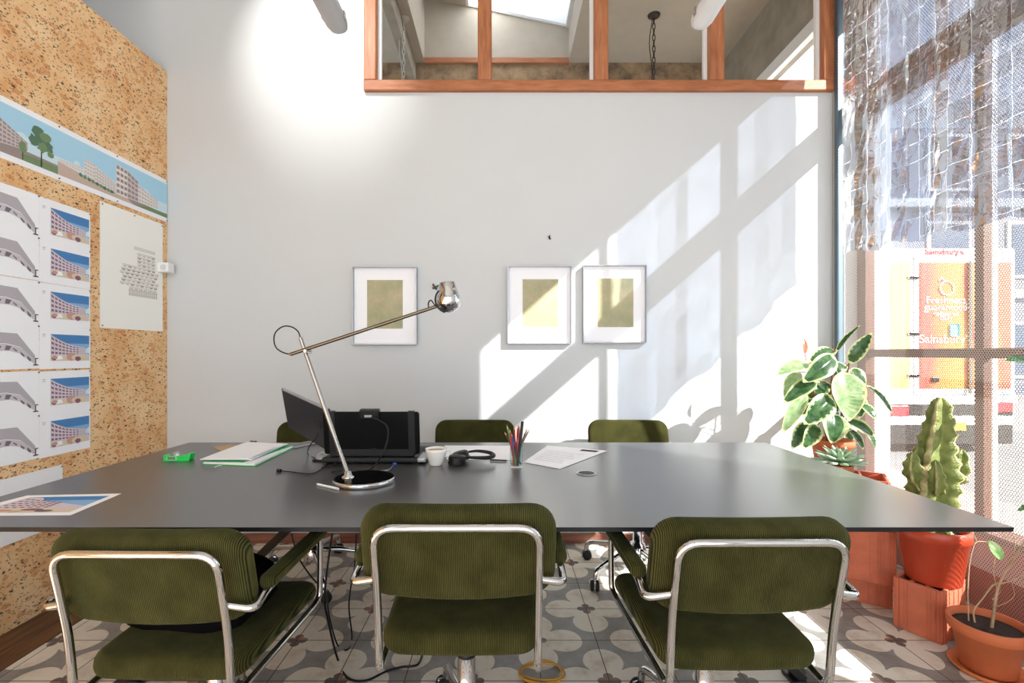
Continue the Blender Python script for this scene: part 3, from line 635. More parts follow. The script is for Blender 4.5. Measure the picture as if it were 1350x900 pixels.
def hotel_sheet(w_=.272, h_=.2, full=False):
    s = Sheet(w_, h_, PM); u0, u1, v0, v1 = (.07, .93, .1, .9) if full else (.2, .975, .19, .82)
    if not full: s.rect(.05, .8, .11, .815, 'p_text'); s.rect(.05, .76, .1, .772, 'p_text')
    s.bands(u0, v0, u1, v1, ['p_sky_mid', 'p_sky_mid', 'p_sky_mid', 'p_sky_mid', 'p_sky_deep', 'p_sky_deep'])
    U = lambda x: u0 + (u1 - u0) * x; V = lambda y: v0 + (v1 - v0) * y; q = lambda *p: [(U(a_), V(b_)) for a_, b_ in p]
    s.area(q((.9, .3), (1, .3), (1, .55), (.9, .45)), 'p_sky_lo', 2)
    top = lambda x: .56 + .42 * (1 - x / .72) ** 1.7 if x < .72 else .56
    n = 8
    for i in range(n):                              # the curved balcony front
        xa, xb = .72 * i / n, .72 * (i + 1) / n
        s.area(q((xa, .18), (xb, .18), (xb, top(xb)), (xa, top(xa))), 'p_lilac', 3)
        for j in range(4):
            za, zb = [.22 + (top(x_) - .24) * (j + .25) / 4 for x_ in (xa, xb)]; zc, zd = [.22 + (top(x_) - .24) * (j + .75) / 4 for x_ in (xb, xa)]
            s.area(q((xa + .015, za), (xb - .015, zb), (xb - .015, zc), (xa + .015, zd)), 'p_maroon' if (i + j) % 3 else 'p_canopy_dk', 4)
    s.block(q((.72, .2), (.9, .24), (.9, .52), (.72, .56)), 3, 4, 'p_lilac', 'p_canopy', 3)
    s.area(q((0, 0), (1, 0), (1, .2), (.7, .26), (.3, .2), (0, .24)), 'p_cream', 5)
    s.area(q((.02, .02), (.3, .06), (.26, .2), (.04, .18)), 'p_paper' if False else 'paper', 6)
    for cu, cv, a_, b_, m_ in ((.5, .16, .12, .1, 'p_pinkish'), (.62, .12, .1, .07, 'p_cream'), (.68, .08, .08, .06, 'p_maroon'), (.85, .14, .09, .08, 'p_cream'), (.08, .1, .06, .06, 'p_maroon'), (.1, .13, .06, .04, 'p_pinkish'), (.93, .2, .05, .05, 'p_lilac')): s.blob(U(cu), V(cv), a_ * (u1 - u0), b_, m_, 7)
    return s
rows = [wz(118, 281), wz(118, 330), wz(118, 382), wz(118, 433), wz(118, 487), wz(118, 538)]
ords = ['topmost', 'second from top', 'third from top', 'fourth from top', 'fifth from top', 'lowest']
can0 = hot0 = None
for i, zt in enumerate(rows):
    lb = f'sheet showing a grey canopy render, {ords[i]} of its column'
    if can0 is None:
        can0 = canopy_sheet().build('canopy_print'); tag(can0, lb, 'print', 'grey canopy prints in a column'); pins(can0, [(.291, .193)]); o = can0
    else: o = copy_tree(can0, lb)
    o.location = (XC + .002, wy(51) - .297, zt - .2 + .004)
    lb = f'sheet showing a curved balconied building under blue sky, {ords[i]} of its column'
    if hot0 is None:
        hot0 = hotel_sheet().build('building_print'); tag(hot0, lb, 'print', 'curved building prints in a column'); pins(hot0, [(.266, .193)]); o = hot0
    else: o = copy_tree(hot0, lb)
    o.location = (XC + .003, wy(51), zt - .2); o.rotation_euler = ((random.random() - .5) * .012, 0, 0)
s = Sheet(wy(214) - wy(131), .668, ['paper_cream'] + PM[1:])
rnd = random.Random(5)
for j in range(13):
    v_ = .3 + j * .03; a0, a1 = (.42, .9) if j < 3 else ((.28 + .02 * (j % 3), .9) if j < 9 else (.55, .88))
    if j < 2:
        for k in range(22): s.rect(a0 + k * .022, v_ - .01, a0 + k * .022 + .012, v_ + .018, 'p_plan_dk', 1)
    else:
        n = int((a1 - a0) / .075)
        for k in range(n):
            c_ = a0 + (k + .5) * .078; s.area([(c_ + .036 * math.cos(PI + PI * q_ / 6), v_ + .016 * math.sin(PI + PI * q_ / 6)) for q_ in range(7)], ('p_plan_dk', 'p_plan', 'p_plan')[rnd.randrange(3)], 1); s.rect(c_ - .04, v_ + .004, c_ + .04, v_ + .01, 'p_plan', 2)
s.rect(.5, .69, .86, .72, 'p_plan_lo', 1)
o = s.build('drawing_sheet'); o.location = (XC + .002, wy(131), 1.333); tag(o, 'large cream sheet with a faint stepped plan drawing pinned near the wall corner', 'drawing')
pins(o, [(.012, .655), (.012, .012), (s.w * .5, .655), (s.w - .01, .655)])
s = Sheet(.46, .285, PM)
for k in range(6): s.area([(.1 + .14 * k, .3 + .04 * (k % 3)), (.16 + .14 * k, .3 + .04 * (k % 3)), (.17 + .14 * k, .36 + .04 * (k % 3)), (.13 + .14 * k, .4 + .04 * (k % 2))], 'p_plan_lo', 1)
for k in range(5): s.rect(.12 + .15 * k, .72, .2 + .15 * k, .74, 'p_text', 1)
o = s.build('plan_sheet'); o.location = (XC + .002, wy(82) - .46, .378); tag(o, 'white sheet with small pale sketches pinned low, half behind the table edge', 'drawing'); pins(o, [(.452, .277)])

# motion sensor
ps = thing('motion_sensor', 'small white motion sensor box on the corner of the cork', 'sensor', (XC, 3.0, H + (VY - 353) * 3.0 / F))
MB().box((0, -.032, -.03), (.066, .032, .03), bev=.006).build('housing', 'white', ps)
MB().sphere((.038, -.032, 0), (.015, .011, .015)).build('lens', mat('sensor_lens', (214, 214, 216), .2), ps)
# ------------------------------------------------------------------ the table
TX0, TX1, TY0, TY1 = -1.612, 1.348, 1.275, 2.485
tb = thing('conference_table', 'long dark grey laminate table with a thin top on angled black legs', 'table', (-.13, 1.88, 0))
tt = MB().box((TX0 + .13, TY0 - 1.88, TZ - .012), (TX1 + .13, TY1 - 1.88, TZ), bev=.001, seg=1)
tt.mi = [0 if all(tt.v[i][2] > TZ - 1e-5 for i in f) else 1 for f in tt.f]
tt.build('tabletop', ['table', 'edge'], tb)
def bar(mb, a, b, w_, h_, mi=0):
    X = frame_to(a, b); L = (Vector(b) - Vector(a)).length
    return mb.box((-w_ / 2, -h_ / 2, 0), (w_ / 2, h_ / 2, L), mi, .003, X)
ub = MB().box((-1.0, -.14, .69), (1.0, -.1, TZ - .0125), bev=.002)
ub.box((-1.0, .33, .69), (1.0, .37, TZ - .0125), bev=.002)
ub.build('under_frame', 'black_steel', tb)
for sx_ in (-1, 1):
    ft = (sx_ * 1.225, -.1, .012)
    bar(MB(), ft, (sx_ * .49, -.1, .715), .06, .03).build('leg', 'black_steel', tb)
    bar(MB(), ft, (sx_ * .95, .36, .715), .05, .03).build('leg', 'black_steel', tb)
    MB().box((sx_ * 1.225 - .05, -.14, 0), (sx_ * 1.225 + .05, -.06, .014), bev=.004).build('foot', 'black_steel', tb)
gp = T(773, 624)
gr = MB().lathe([(.03, .0003), (.038, .0004), (.0385, .002), (.036, .0035), (.031, .003)], 32, 0, close=False).lathe([(0, .0026), (.031, .0026)], 32, 1, close=False)
gr.build('cable_grommet', ['silver', 'edge'], tb, (gp.x + .13, gp.y - 1.88, TZ))

# ------------------------------------------------------------------ the chairs
TH = math.radians(14)
def back_fn(u, v, d): return Vector((u, -.247 - v * math.sin(TH) + d * math.cos(TH) + .22 * u * u, .728 + v * math.cos(TH) + d * math.sin(TH) - max(0, -v / .116) * .014 * (1 - (u / .225) ** 2)))
def seat_fn(u, v, d): return Vector((u * (1 + .05 * v / .22), v + .002, .481 + d - (.25 * max(0, v - .13) ** 2) * 6 - .006 * math.cos(u * 7)))
def make_chair(label):
    t_ = thing('office_chair', label, 'chair', group=None)
    MB().pad(.416, .45, .06, .055, .027, seat_fn, bulge=.006).build('seat', 'cord', t_)
    MB().pad(.468, .23, .056, .062, .022, back_fn, bulge=.004).build('backrest', 'cord', t_)
    side = lambda s_: [(s_ * .19, -.27, .668), (s_ * .252, -.262, .655), (s_ * .25, -.2, .672), (s_ * .245, .165, .672), (s_ * .224, .2, .655), (s_ * .221, .205, .45), (s_ * .212, .17, .432),
                       (s_ * .192, -.24, .432), (s_ * .19, -.253, .46), (s_ * .19, -.266, .60), (s_ * .19, -.312, .802)]
    L = side(-1) + side(1)[::-1]
    MB().tube(fillet(L, [.02] * 3 + [.04] * 2 + [.06] * 2 + [.03, .03, .1, .05] + [.05, .1, .03, .03] + [.06] * 2 + [.04] * 2 + [.02] * 3, 7), .0095, 12).build('tube_frame', 'chrome', t_)
    for s_ in (-1, 1):
        MB().pad(.042, .37, .034, .02, .014, lambda u, v, d, s_=s_: Vector((s_ * .247 + u, v - .022, .688 + d))).build('armrest', 'cord', t_)
        MB().lathe([(0, .0), (.006, .0), (.0055, .003), (0, .004)], 10, X=frame_to((s_ * .19, -.292, .70), (s_ * .19, -.32, .696))).build('bolt', 'steel', t_)
    MB().box((-.09, -.1, .405), (.09, .1, .44), bev=.01).build('seat_plate', 'black', t_)
    c_ = MB().lathe([(.045, .085), (.05, .1), (.04, .17), (.026, .18), (.026, .32), (.0255, .325)], 24, 0).lathe([(.028, .322), (.028, .336), (.02, .345)], 24, 1).lathe([(.013, .33), (.013, .408)], 16, 0)
    c_.build('column', ['chrome', 'black'], t_)
    for k in range(5):
        a = 2 * PI * k / 5 + .62; d_ = Vector((math.cos(a), math.sin(a), 0)); up = Vector((0, 0, 1))
        MB().tube(fillet([d_ * .03 + up * .14, d_ * .12 + up * .14, d_ * .26 + up * .112, d_ * .305 + up * .1, d_ * .315 + up * .05], .04, 6), .0135, 12).build('leg', 'chrome', t_)
        X = Matrix.Translation(d_ * .318) @ Matrix.Rotation(a + .9 + .7 * k, 4, 'Z')
        ca = MB().box((-.012, -.006, .026), (.03, .006, .052), 0, .004, X).build('caster', 'chrome', t_)
        for q_ in (-.014, .014):
            MB().lathe([(0, -.008), (.022, -.008), (.0265, -.005), (.0265, .005), (.022, .008), (0, .008)], 18, X=X @ Matrix.Translation((.008, q_, .0265)) @ Matrix.Rotation(PI / 2, 4, 'X')).build('wheel', 'black_soft', ca)
    return t_
UPPER = ('seat', 'backrest', 'tube_frame', 'armrest', 'bolt', 'seat_plate')
chair0 = make_chair('green corduroy office chair nearest the camera in the middle, straight at the table')
def place(o, x, y, rz, dz):
    o.location = (x, y, 0); o.rotation_euler = (0, 0, rz); o['group'] = 'green corduroy office chairs around the table'
    for ch in o.children:
        if ch.name.split('.')[0] in UPPER: ch.location.z = dz
    return o
chairs = [(-.832, 1.405, -.015, -.058, 'green corduroy office chair with a black bag on its seat, beside the cork'),
          (.582, 1.397, .01, -.028, 'green corduroy office chair on the near side of the table, closest to the potted plants'),
          (-1.02, 2.6, PI + .22, -.04, 'green corduroy office chair behind the laptop, mostly hidden across the table'),
          (-.165, 2.62, PI, -.04, 'green corduroy office chair across the table behind the pencil holder'),
          (.73, 2.62, PI - .04, -.04, 'green corduroy office chair across the table with sun stripes on its back')]
copies = [copy_tree(chair0, c[4]) for c in chairs]
place(chair0, -.106, 1.41, 0, 0)
for o, c in zip(copies, chairs): place(o, *c[:4])

# black bag on the left chair seat
bgm = MB(); rnd = random.Random(11); vs = []; fs = []; nu, nv = 28, 14
for j in range(nv + 1):
    th = PI * j / nv
    for i in range(nu):
        ph = 2 * PI * i / nu; sx_ = math.copysign(abs(math.cos(ph)) ** .6, math.cos(ph)); sy_ = math.copysign(abs(math.sin(ph)) ** .6, math.sin(ph))
        r_ = math.sin(th) ** .55; wob_ = 1 + .05 * math.sin(3 * ph + 4 * th) + .05 * math.sin(7 * ph - 3 * th) + .03 * (rnd.random() - .5)
        vs.append((.175 * sx_ * r_ * wob_, .12 * sy_ * r_ * wob_, .085 + .085 * math.cos(th) * (1 + .15 * math.sin(2 * ph + 1)) if th < PI / 2 else .085 + .083 * math.cos(th)))
for j in range(nv):
    for i in range(nu): fs.append((j * nu + i, (j + 1) * nu + i, (j + 1) * nu + (i + 1) % nu, j * nu + (i + 1) % nu))
bgm.add(vs, fs, 0, True)
bag = thing('cloth_bag', 'slumped black cloth bag lying on the green seat of the chair beside the cork', 'bag', (-.835, 1.35, .4535), -.03)
bgm.build('body', 'black_cloth', bag)

# ------------------------------------------------------------------ wall pieces
def picture(x0, x1, y0, y1, ax0, ax1, ay0, ay1, label):
    Yf = 3.018; a_ = P(x0, y1, Yf); b_ = P(x1, y0, Yf); w_, h_ = b_.x - a_.x, b_.z - a_.z
    r_ = thing('picture_frame', label, 'picture', (a_.x, YB, a_.z), group='framed olive artworks on the wall')
    fr = MB(); d0, d1 = -.042, -.001; e = .006
    for lo, hi in (((0, d0, 0), (w_, d1, e)), ((0, d0, h_ - e), (w_, d1, h_)), ((0, d0, e), (e, d1, h_ - e)), ((w_ - e, d0, e), (w_, d1, h_ - e))): fr.box(lo, hi, 0, .0008, seg=1)
    fr.build('frame', 'alu', r_)
    MB().box((e, -.016, e), (w_ - e, -.004, h_ - e)).build('mount_board', 'paper', r_)
    c_ = P(ax0, ay1, 3.044); d_ = P(ax1, ay0, 3.044)
    MB().box((c_.x - a_.x, -.0175, c_.z - a_.z), (d_.x - a_.x, -.0162, d_.z - a_.z)).build('artwork', 'art', r_)
picture(464, 549, 351, 454, 484, 531, 369, 433, 'framed olive artwork hanging alone on the wall behind the desk lamp')
picture(669, 754, 350, 453, 689, 736, 368, 431, 'framed olive artwork washed with sun, the one of the close pair below the small butterfly')
picture(769, 853, 349, 452, 788, 835, 367, 431, 'framed olive artwork of the close pair next to the sunny window side')
M['wing'] = mat('butterfly_teal', (34, 96, 92), .5); M['wing_b'] = mat('butterfly_brown', (104, 66, 62), .5); M['wing_k'] = mat('butterfly_body', (26, 30, 34), .5)
def butterfly(px, py, sc, rot, fold, cols, label):
    c_ = P(px, py, YB); r_ = thing('butterfly', label, 'butterfly', (c_.x, YB, c_.z)); r_.rotation_euler = (0, rot, 0)
    MB().sphere((0, -.006, 0), (.0022, .0022, .011)).tube([(0, -.006, .009), (-.003, -.008, .016)], .0006, 5).tube([(0, -.006, .009), (.003, -.008, .016)], .0006, 5).tube([(0, -.006, 0), (0, .0, 0)], .001, 6).build('body', 'wing_k', r_)
    for s_, m_ in ((-1, cols[0]), (1, cols[1])):
        ca_, sa_ = math.cos(fold), math.sin(fold)
        g = lambda p: (s_ * p[0] * ca_, -.006 - p[0] * sa_, p[1])
        wg = MB().prism([g(p) for p in ((0, .004), (.01, .016), (.022, .022), (.024, .014), (.02, .004), (.006, -.001), (0, 0))], (0, .0006, 0))
        wg.prism([g(p) for p in ((0, 0), (.008, .0), (.018, -.002), (.019, -.01), (.012, -.016), (.005, -.012), (0, -.004))], (0, .0006, 0)); wg.build('wing', m_, r_)
    r_.scale = (sc,) * 3
butterfly(574, 379, 1.0, .25, .55, ('wing_b', 'wing'), 'tiny teal and brown butterfly on the wall beside the lamp head')
butterfly(724, 314, .8, -.3, 1.15, ('wing', 'wing_k'), 'tiny dark butterfly with folded wings on the bare wall above the pictures')

# hanging tube lamps, and an added unseen spotlight for the bright wall patch
def tube_lamp(x, y1, z, label, m2):
    r_ = thing('tube_lamp', label, 'lamp', (x, y1, z), group='hanging tube lamps')
    L = 1.25
    def prof(y_, f): return [(.052 * f * math.cos(a), y_, .034 * f * math.sin(a)) for a in [PI + PI * k / 12 for k in range(13)]] + [(.052 * f, y_, .02 * f), (-.052 * f, y_, .02 * f)]
    ys = [(-L, .5), (-L + .015, .85), (-L + .05, 1), (-.05, 1), (-.015, .85), (0, .5)]; vs = []; n = 15
    for y_, f in ys: vs += prof(y_, f)
    fs = [(i * n + k, i * n + (k + 1) % n, (i + 1) * n + (k + 1) % n, (i + 1) * n + k) for i in range(len(ys) - 1) for k in range(n)] + [tuple(range(n)), tuple(range(len(vs) - n, len(vs)))]
    MB().add(vs, fs, 0, True).build('diffuser', m2, r_)
    MB().box((-.042, -L + .03, .02), (.042, -.03, .04), bev=.004).build('housing', 'tube_grey', r_)
    for s_ in (-1, 1):
        MB().box((s_ * .05 - .006, -.1, -.006), (s_ * .05 + .006, -.075, .03), bev=.002).build('clip', 'steel', r_)
    for y_ in (-1.0, -.72): MB().tube([(0, y_, .035), (0, y_, 4.3 - z)], .002, 6).build('suspension_wire', 'steel', r_)
tube_lamp(P(448, 33, 2.4).x, 2.4, 2.8, 'tube lamp hanging near the cork, underside shade coloured grey, far end only', 'tube_grey')  # grey diffuser holds the underside shade in its colour
tube_lamp(P(921, 33, 2.4).x, 2.4, 2.82, 'white tube lamp hanging in front of the wooden interior window', 'tube')
sp = thing('added_wall_spot', 'added unseen spotlight that makes the bright patch on the plaster wall', 'lamp', SPOT_LOC)
X = frame_to((0, 0, 0), SPOT_TO - SPOT_LOC)
MB().lathe([(.03, -.13), (.045, -.12), (.05, .0), (.047, .0), (.042, -.1), (.0, -.1)], 24, X=X, close=False).build('housing', 'white', sp)
MB().tube([tuple(X @ Vector((0, 0, -.12))), (0, 0, 4.3 - SPOT_LOC.z)], .008, 8).build('stem', 'white', sp)
ld = bpy.data.lights.new('added_spot_light', 'SPOT'); lo = bpy.data.objects.new('added_spot_light', ld); C.objects.link(lo); lo.parent = sp
lo.location = X @ Vector((0, 0, -.05)); lo.rotation_euler = (SPOT_TO - SPOT_LOC).to_track_quat('-Z', 'Y').to_euler()
ld.energy = SPOT_W; ld.spot_size = math.radians(SPOT_SIZE); ld.spot_blend = SPOT_BLEND; ld.shadow_soft_size = .03; ld.color = (1, .985, .96)

# chains in the room behind
def chain(x, y, label, px, py, m_, zend):
    Y = F * 3.0 / (VY - py); c_ = P(px, py, Y); r_ = thing('hanging_chain', label, 'chain', (c_.x, Y, 4.2))
    MB().lathe([(0, -.03), (.02, -.03), (.05, -.012), (.055, 0), (0, 0)], 20).build('ceiling_rose', m_, r_)
    cm = MB(); n = int((4.17 - zend) / .05)
    for i in range(n):
        zc = -.05 - .05 * i; R = .012 if i % 2 else 0
        pts = [(.012 * math.cos(a) if i % 2 else 0, 0 if i % 2 else .012 * math.cos(a), zc + .031 * math.sin(a)) for a in [2 * PI * k / 12 for k in range(13)]]
        cm.tube(pts, .0042, 6, caps=False)
    cm.build('links', m_, r_)
    MB().tube(smooth([(-.01, 0, -.02), (-.04, 0, -.25), (-.015, 0, -.5), (-.03, 0, -.8), (-.01, 0, zend - 4.2)], 6), .004, 6).build('flex', m_, r_)
chain(0, 0, 'dark chain with a cable hanging behind the middle of the interior window', 862, 20, 'chain', 3.2)
chain(0, 0, 'pale chain hanging behind the first pane of the interior window', 532, 24, 'chain_white', 3.2)

# ------------------------------------------------------------------ curtains at the shopfront
MB().box((2.068, 2.988, 0), (2.112, 3.02, 3.9), bev=.004).build('trim_6', 'post')['kind'] = 'structure'
tag(MB().box((2.09, .8, .008), (2.0915, 2.975, 3.9)).build('mesh_curtain', 'mesh'), 'pale perforated mesh screen hanging from top to floor along the shop window', 'curtain')
rnd = random.Random(21); ys = [1.85]; xo = [0]
while ys[-1] < 2.9: ys.append(ys[-1] + rnd.uniform(.02, .085)); xo.append(rnd.uniform(-.026, .024))
cols = []
for i in range(len(ys) - 1):
    for k in range(2): t_ = k / 2; cols.append((ys[i] + (ys[i + 1] - ys[i]) * t_, xo[i] + (xo[i + 1] - xo[i]) * t_))
zrow = []; z_ = 3.75
while z_ > 1.76: zrow.append(z_); z_ -= rnd.uniform(.035, .075)
vs = []; nC = len(cols)
for j, z0 in enumerate(zrow + [1.72]):
    last = j == len(zrow)
    for i, (y_, x_) in enumerate(cols):
        zz = (1.735 + .05 * (y_ - 1.85) + .014 * math.sin(y_ * 23) + rnd.uniform(-.006, .006)) if last else z0 + rnd.uniform(-.006, .006) + .1 * (y_ - 2.4) * 0
        vs.append((2.048 + x_ * (.5 + .5 * (3.75 - z0) / 2) + rnd.uniform(-.006, .006), y_ + rnd.uniform(-.004, .004), zz))
fs = [(j * nC + i, j * nC + i + 1, (j + 1) * nC + i + 1, (j + 1) * nC + i) for j in range(len(zrow)) for i in range(nC - 1)]
fo = thing('foil_curtain', 'crinkled silver foil curtain hanging over the upper shop window', 'curtain', (0, 0, 0))
MB().add(vs, fs, 0, False).build('foil', 'foil', fo)

# ------------------------------------------------------------------ things on the table
def TT(x, y, z):                                    # pixel on the horizontal plane at height z
    return P(x, y, F * (H - z) / (y - VY))
Z0 = TZ + .0004
# desk lamp
lb_ = T(480, 635); dl = thing('desk_lamp', 'chrome desk lamp with a long slanted arm and round black base', 'lamp', (lb_.x, lb_.y, TZ))
MB().lathe([(0, .0), (.104, .0), (.107, .004), (.107, .014), (.104, .017), (.1, .017)], 48, 0, close=False).lathe([(.1, .017), (0, .0172)], 48, 1, close=False).build('base', ['chrome', 'black_gloss'], dl)
Yl = lb_.y; L_ = lambda x, y: P(x, y, Yl) - Vector((lb_.x, lb_.y, TZ))
sb, stp = L_(459, 629), L_(396, 445); sb.z = .022
MB().lathe([(.022, .016), (.022, .02), (.013, .026), (.012, .04), (.0, .04)], 24, X=Matrix.Translation((sb.x, 0, 0))).build('socket', 'chrome', dl)
MB().tube([sb, sb + (stp - sb) * .5, stp], [.0085, .0075, .0065], 14).build('stem', 'steel', dl)
a0, a1 = L_(385, 467), L_(577, 404)
MB().tube([a0 + Vector((0, -.014, 0)), a1 + Vector((0, -.014, 0))], .0062, 12).build('arm', 'bronze', dl)
jc = L_(406.5, 462.5); MB().tube([jc + Vector((0, -.03, 0)), jc + Vector((0, .014, 0))], .006, 10).tube([jc + Vector((.004, -.03, -.004)), jc + Vector((.022, -.03, -.006))], .003, 8).build('joint', 'steel', dl)
hc = L_(592, 396)
hx = Matrix.Translation(hc + Vector((0, -.012, 0))) @ Matrix.Rotation(-.1, 4, 'Y')
hd = MB().lathe([(0, -.044)] + [(.044 * math.cos(a), .044 * math.sin(a)) for a in [-PI / 2 + PI * k / 20 for k in range(2, 13)]] + [(.0365, .026), (.034, .034), (.0285, .062), (.0265, .063), (.026, .058), (0, .056)], 32, X=hx, close=False)
hd.build('lamp_head', 'chrome', dl)
MB().tube([hc + Vector((-.052 * math.cos(a) + .004, -.045 - .012 * math.sin(a), .042 * math.sin(a))) if False else hc + Vector((.003 - .045 * math.cos(a), -.05, .045 * math.sin(a) - .002)) for a in [-1.35 + 2.1 * k / 16 for k in range(17)]], .0032, 8).build('bracket', 'black', dl)
MB().tube(smooth([a1 + Vector((-.03, -.014, -.008)), L_(566, 400) + Vector((0, -.02, 0)), L_(570, 397) + Vector((0, -.03, 0)), L_(576, 404) + Vector((0, -.04, 0)), L_(586, 411) + Vector((0, -.045, 0)), L_(592, 411) + Vector((0, -.04, 0))], 6), .0024, 6).build('cable', 'black', dl)
MB().tube(smooth([stp, L_(393, 437), L_(385, 431), L_(374, 430), L_(364, 437), L_(361, 447), L_(364, 458), L_(372, 464), L_(380, 466.5), a0 + Vector((0, -.014, 0))], 6), .0024, 8).build('cable', 'black', dl)
# white stylus beside the lamp base
p0, p1 = T(419, 640), T(446, 646); ty = thing('stylus', 'white pen lying by the lamp base', 'pen', (p0.x, p0.y, TZ + .0045))
MB().tube([(0, 0, 0), tuple(p1 - p0)], .0042, 12).build('barrel', 'white', ty); MB().tube([tuple((p0 - p1) * .12), (0, 0, 0)], [.001, .0038], 10).build('nib', 'silver', ty)

# laptop with clip-on side screen
lp = thing('laptop', 'open black laptop seen from behind with a second screen folded out', 'laptop', (-.55, 2.06, TZ))
R_ = lambda v: (v[0] + .55, v[1] - 2.06, v[2] - TZ)
MB().box((-.2, -.065, .006), (.228, .2, .026), bev=.006).build('base', 'darkgrey', lp)
MB().box((.196, -.068, .008), (.231, .06, .027), bev=.006).build('corner_trim', 'silver', lp)
for x_, y_ in ((-.17, -.04), (.19, -.04), (-.17, .17), (.19, .17)): MB().lathe([(.01, 0), (.01, .006)], 12, X=Matrix.Translation((x_, y_, 0))).build('foot', 'black_soft', lp)
MB().box((-.17, -.04, .026), (.18, -.015, .06), bev=.004).build('hinge', 'black', lp)
LX = Matrix.Translation((0, -.03, .034)) @ Matrix.Rotation(math.radians(8), 4, 'X')
def lid_fn(u, v, d): return LX @ Vector((u + .003, d, v + .093))
MB().pad(.4, .182, .012, .012, .004, lid_fn).build('lid', mat('laptop_shell', (7, 7, 8), .6, spec=.15), lp)
for x_ in (-.16, .17): MB().box((x_ - .014, -.0085, .0), (x_ + .014, .008, .187), bev=.002, X=LX).build('strap', 'black_soft', lp)
MB().box((-.042, -.016, .155), (.04, .012, .196), bev=.005, X=LX).build('clip', 'black', lp)
MB().box((-.02, -.018, .164), (.01, -.0155, .174), bev=.001, X=LX).build('port', 'silver', lp)
MB().box((.0, -.0075, .02), (.022, -.0062, .028), X=LX).build('maker_mark', 'darkgrey', lp)
MB().box((-.18, .008, .158 - .14), (.186, .011, .172), X=LX).build('screen', 'black_gloss', lp)
kb = MB()
for i in range(5):
    for j in range(14): kb.box((-.17 + .0262 * j, .06 + .02 * i, .026), (-.149 + .0262 * j, .076 + .02 * i, .0278), bev=.0006, seg=1)
kb.build('keyboard', 'black', lp)
c = [P(371, 512, 2.22), P(433, 540, 2.04), P(437, 597, 2.045), P(380, 563, 2.24)]; c = [Vector(R_(v)) for v in c]
nrm = (c[1] - c[0]).cross(c[3] - c[0]).normalized() * .009
if nrm.y < 0: nrm = -nrm
MB().prism(c, nrm).build('side_screen', 'navy', lp)
off = -nrm.normalized() * .001
qd = lambda u, v: (c[3] + (c[2] - c[3]) * u) * (1 - v) + (c[0] + (c[1] - c[0]) * u) * v + off
MB().prism([qd(.69, .42), qd(.81, .44), qd(.81, .62), qd(.69, .6)], off * 1.2).build('port_plate', 'darkgrey', lp)
MB().prism([qd(.02, .965), qd(.98, .965), qd(.98, 1.0), qd(.02, 1.0)], -off * 14).build('edge_trim', 'silver', lp)

def cable(name, pts, r, m_, label, cat='cable', n=8, ends=None):
    pts = smooth(pts, n); b_ = pts[0]
    o = MB().tube([p - b_ for p in pts], r, 8).build(name, m_); o.location = b_; tag(o, label, cat)
    return o
cz = TZ + .0032
pp = qd(.76, .52) + Vector((-.55 + 0, 0, 0)) * 0
wpt = lambda v: Vector((v[0] - .55, v[1] + 2.06, v[2] + TZ))
s0 = wpt(qd(.75, .55)) + Vector((-.004, -.012, 0))
cable('usb_cable', [s0, P(419, 572, 1.98), P(408, 588, 1.95), TT(406, 598, cz), TT(418, 604, cz), TT(445, 606, cz)], .0022, 'black', 'thin black cable drooping from the folded out screen to the table')
s1 = lp.location + LX @ Vector((.012, -.024, .168))
cable('clip_cable', [s1, P(509, 560, 1.95), P(511, 578, 1.92), P(504, 598, 1.86), TT(489, 618, cz), TT(470, 621, cz)], .0032, 'darkgrey', 'grey cable looping down from the top clip of the laptop')
cable('earbud_cable', [TT(369, 620, cz), TT(385, 622, cz), TT(410, 624, cz), TT(424, 618, cz), TT(432, 612, cz), TT(443, 609, cz)], .0018, 'black', 'thin black cable with a plug lying to the side of the lamp base')
e_ = TT(368, 620, TZ + .0062); plg = MB().tube([(-.008, 0, 0), (.008, 0, 0)], .006, 10).build('cable_plug', 'black', None); plg.location = e_; tag(plg, 'small black plug end on the table beside the thin cable', 'plug')
cable('tangled_cable', [TT(424, 616, cz), TT(438, 615, cz + .004), TT(446, 612, cz + .006), TT(440, 609, cz + .012), TT(452, 619, cz + .004), TT(437, 622, cz), TT(446, 625, cz)], .0018, 'black', 'tangle of thin black cable between lamp stem and mouse')
cable('blue_tip_cable', [TT(518, 613.5, cz + .002), TT(512, 619, cz), TT(500, 621, cz)], .003, 'silver', 'short pale cable with a blue connector behind the lamp base')
o = MB().box((-.006, -.006, 0), (.01, .006, .009), bev=.002).build('connector', mat('blue_connector', (58, 92, 190), .4)); o.location = TT(520, 612.5, TZ + .0006) ; tag(o, 'blue connector lying in front of the laptop base', 'connector')

# mouse
mp = T(424, 607); ms = thing('mouse', 'silver and black computer mouse beside the folded out screen', 'mouse', (mp.x, mp.y + .03, TZ))
MB().sphere((0, 0, .004), (.033, .05, .03), 0, 20, 12).build('shell', 'silver', ms)
ms.children[0].data.transform(Matrix.Identity(4))
for v in ms.children[0].data.vertices: v.co.z = max(v.co.z, .008)
MB().box((-.034, -.05, 0), (.034, .05, .009), bev=.004).build('underside', 'black', ms); MB().tube([(0, .02, .031), (0, .036, .026)], .004, 8).build('scroll_wheel', 'black', ms)

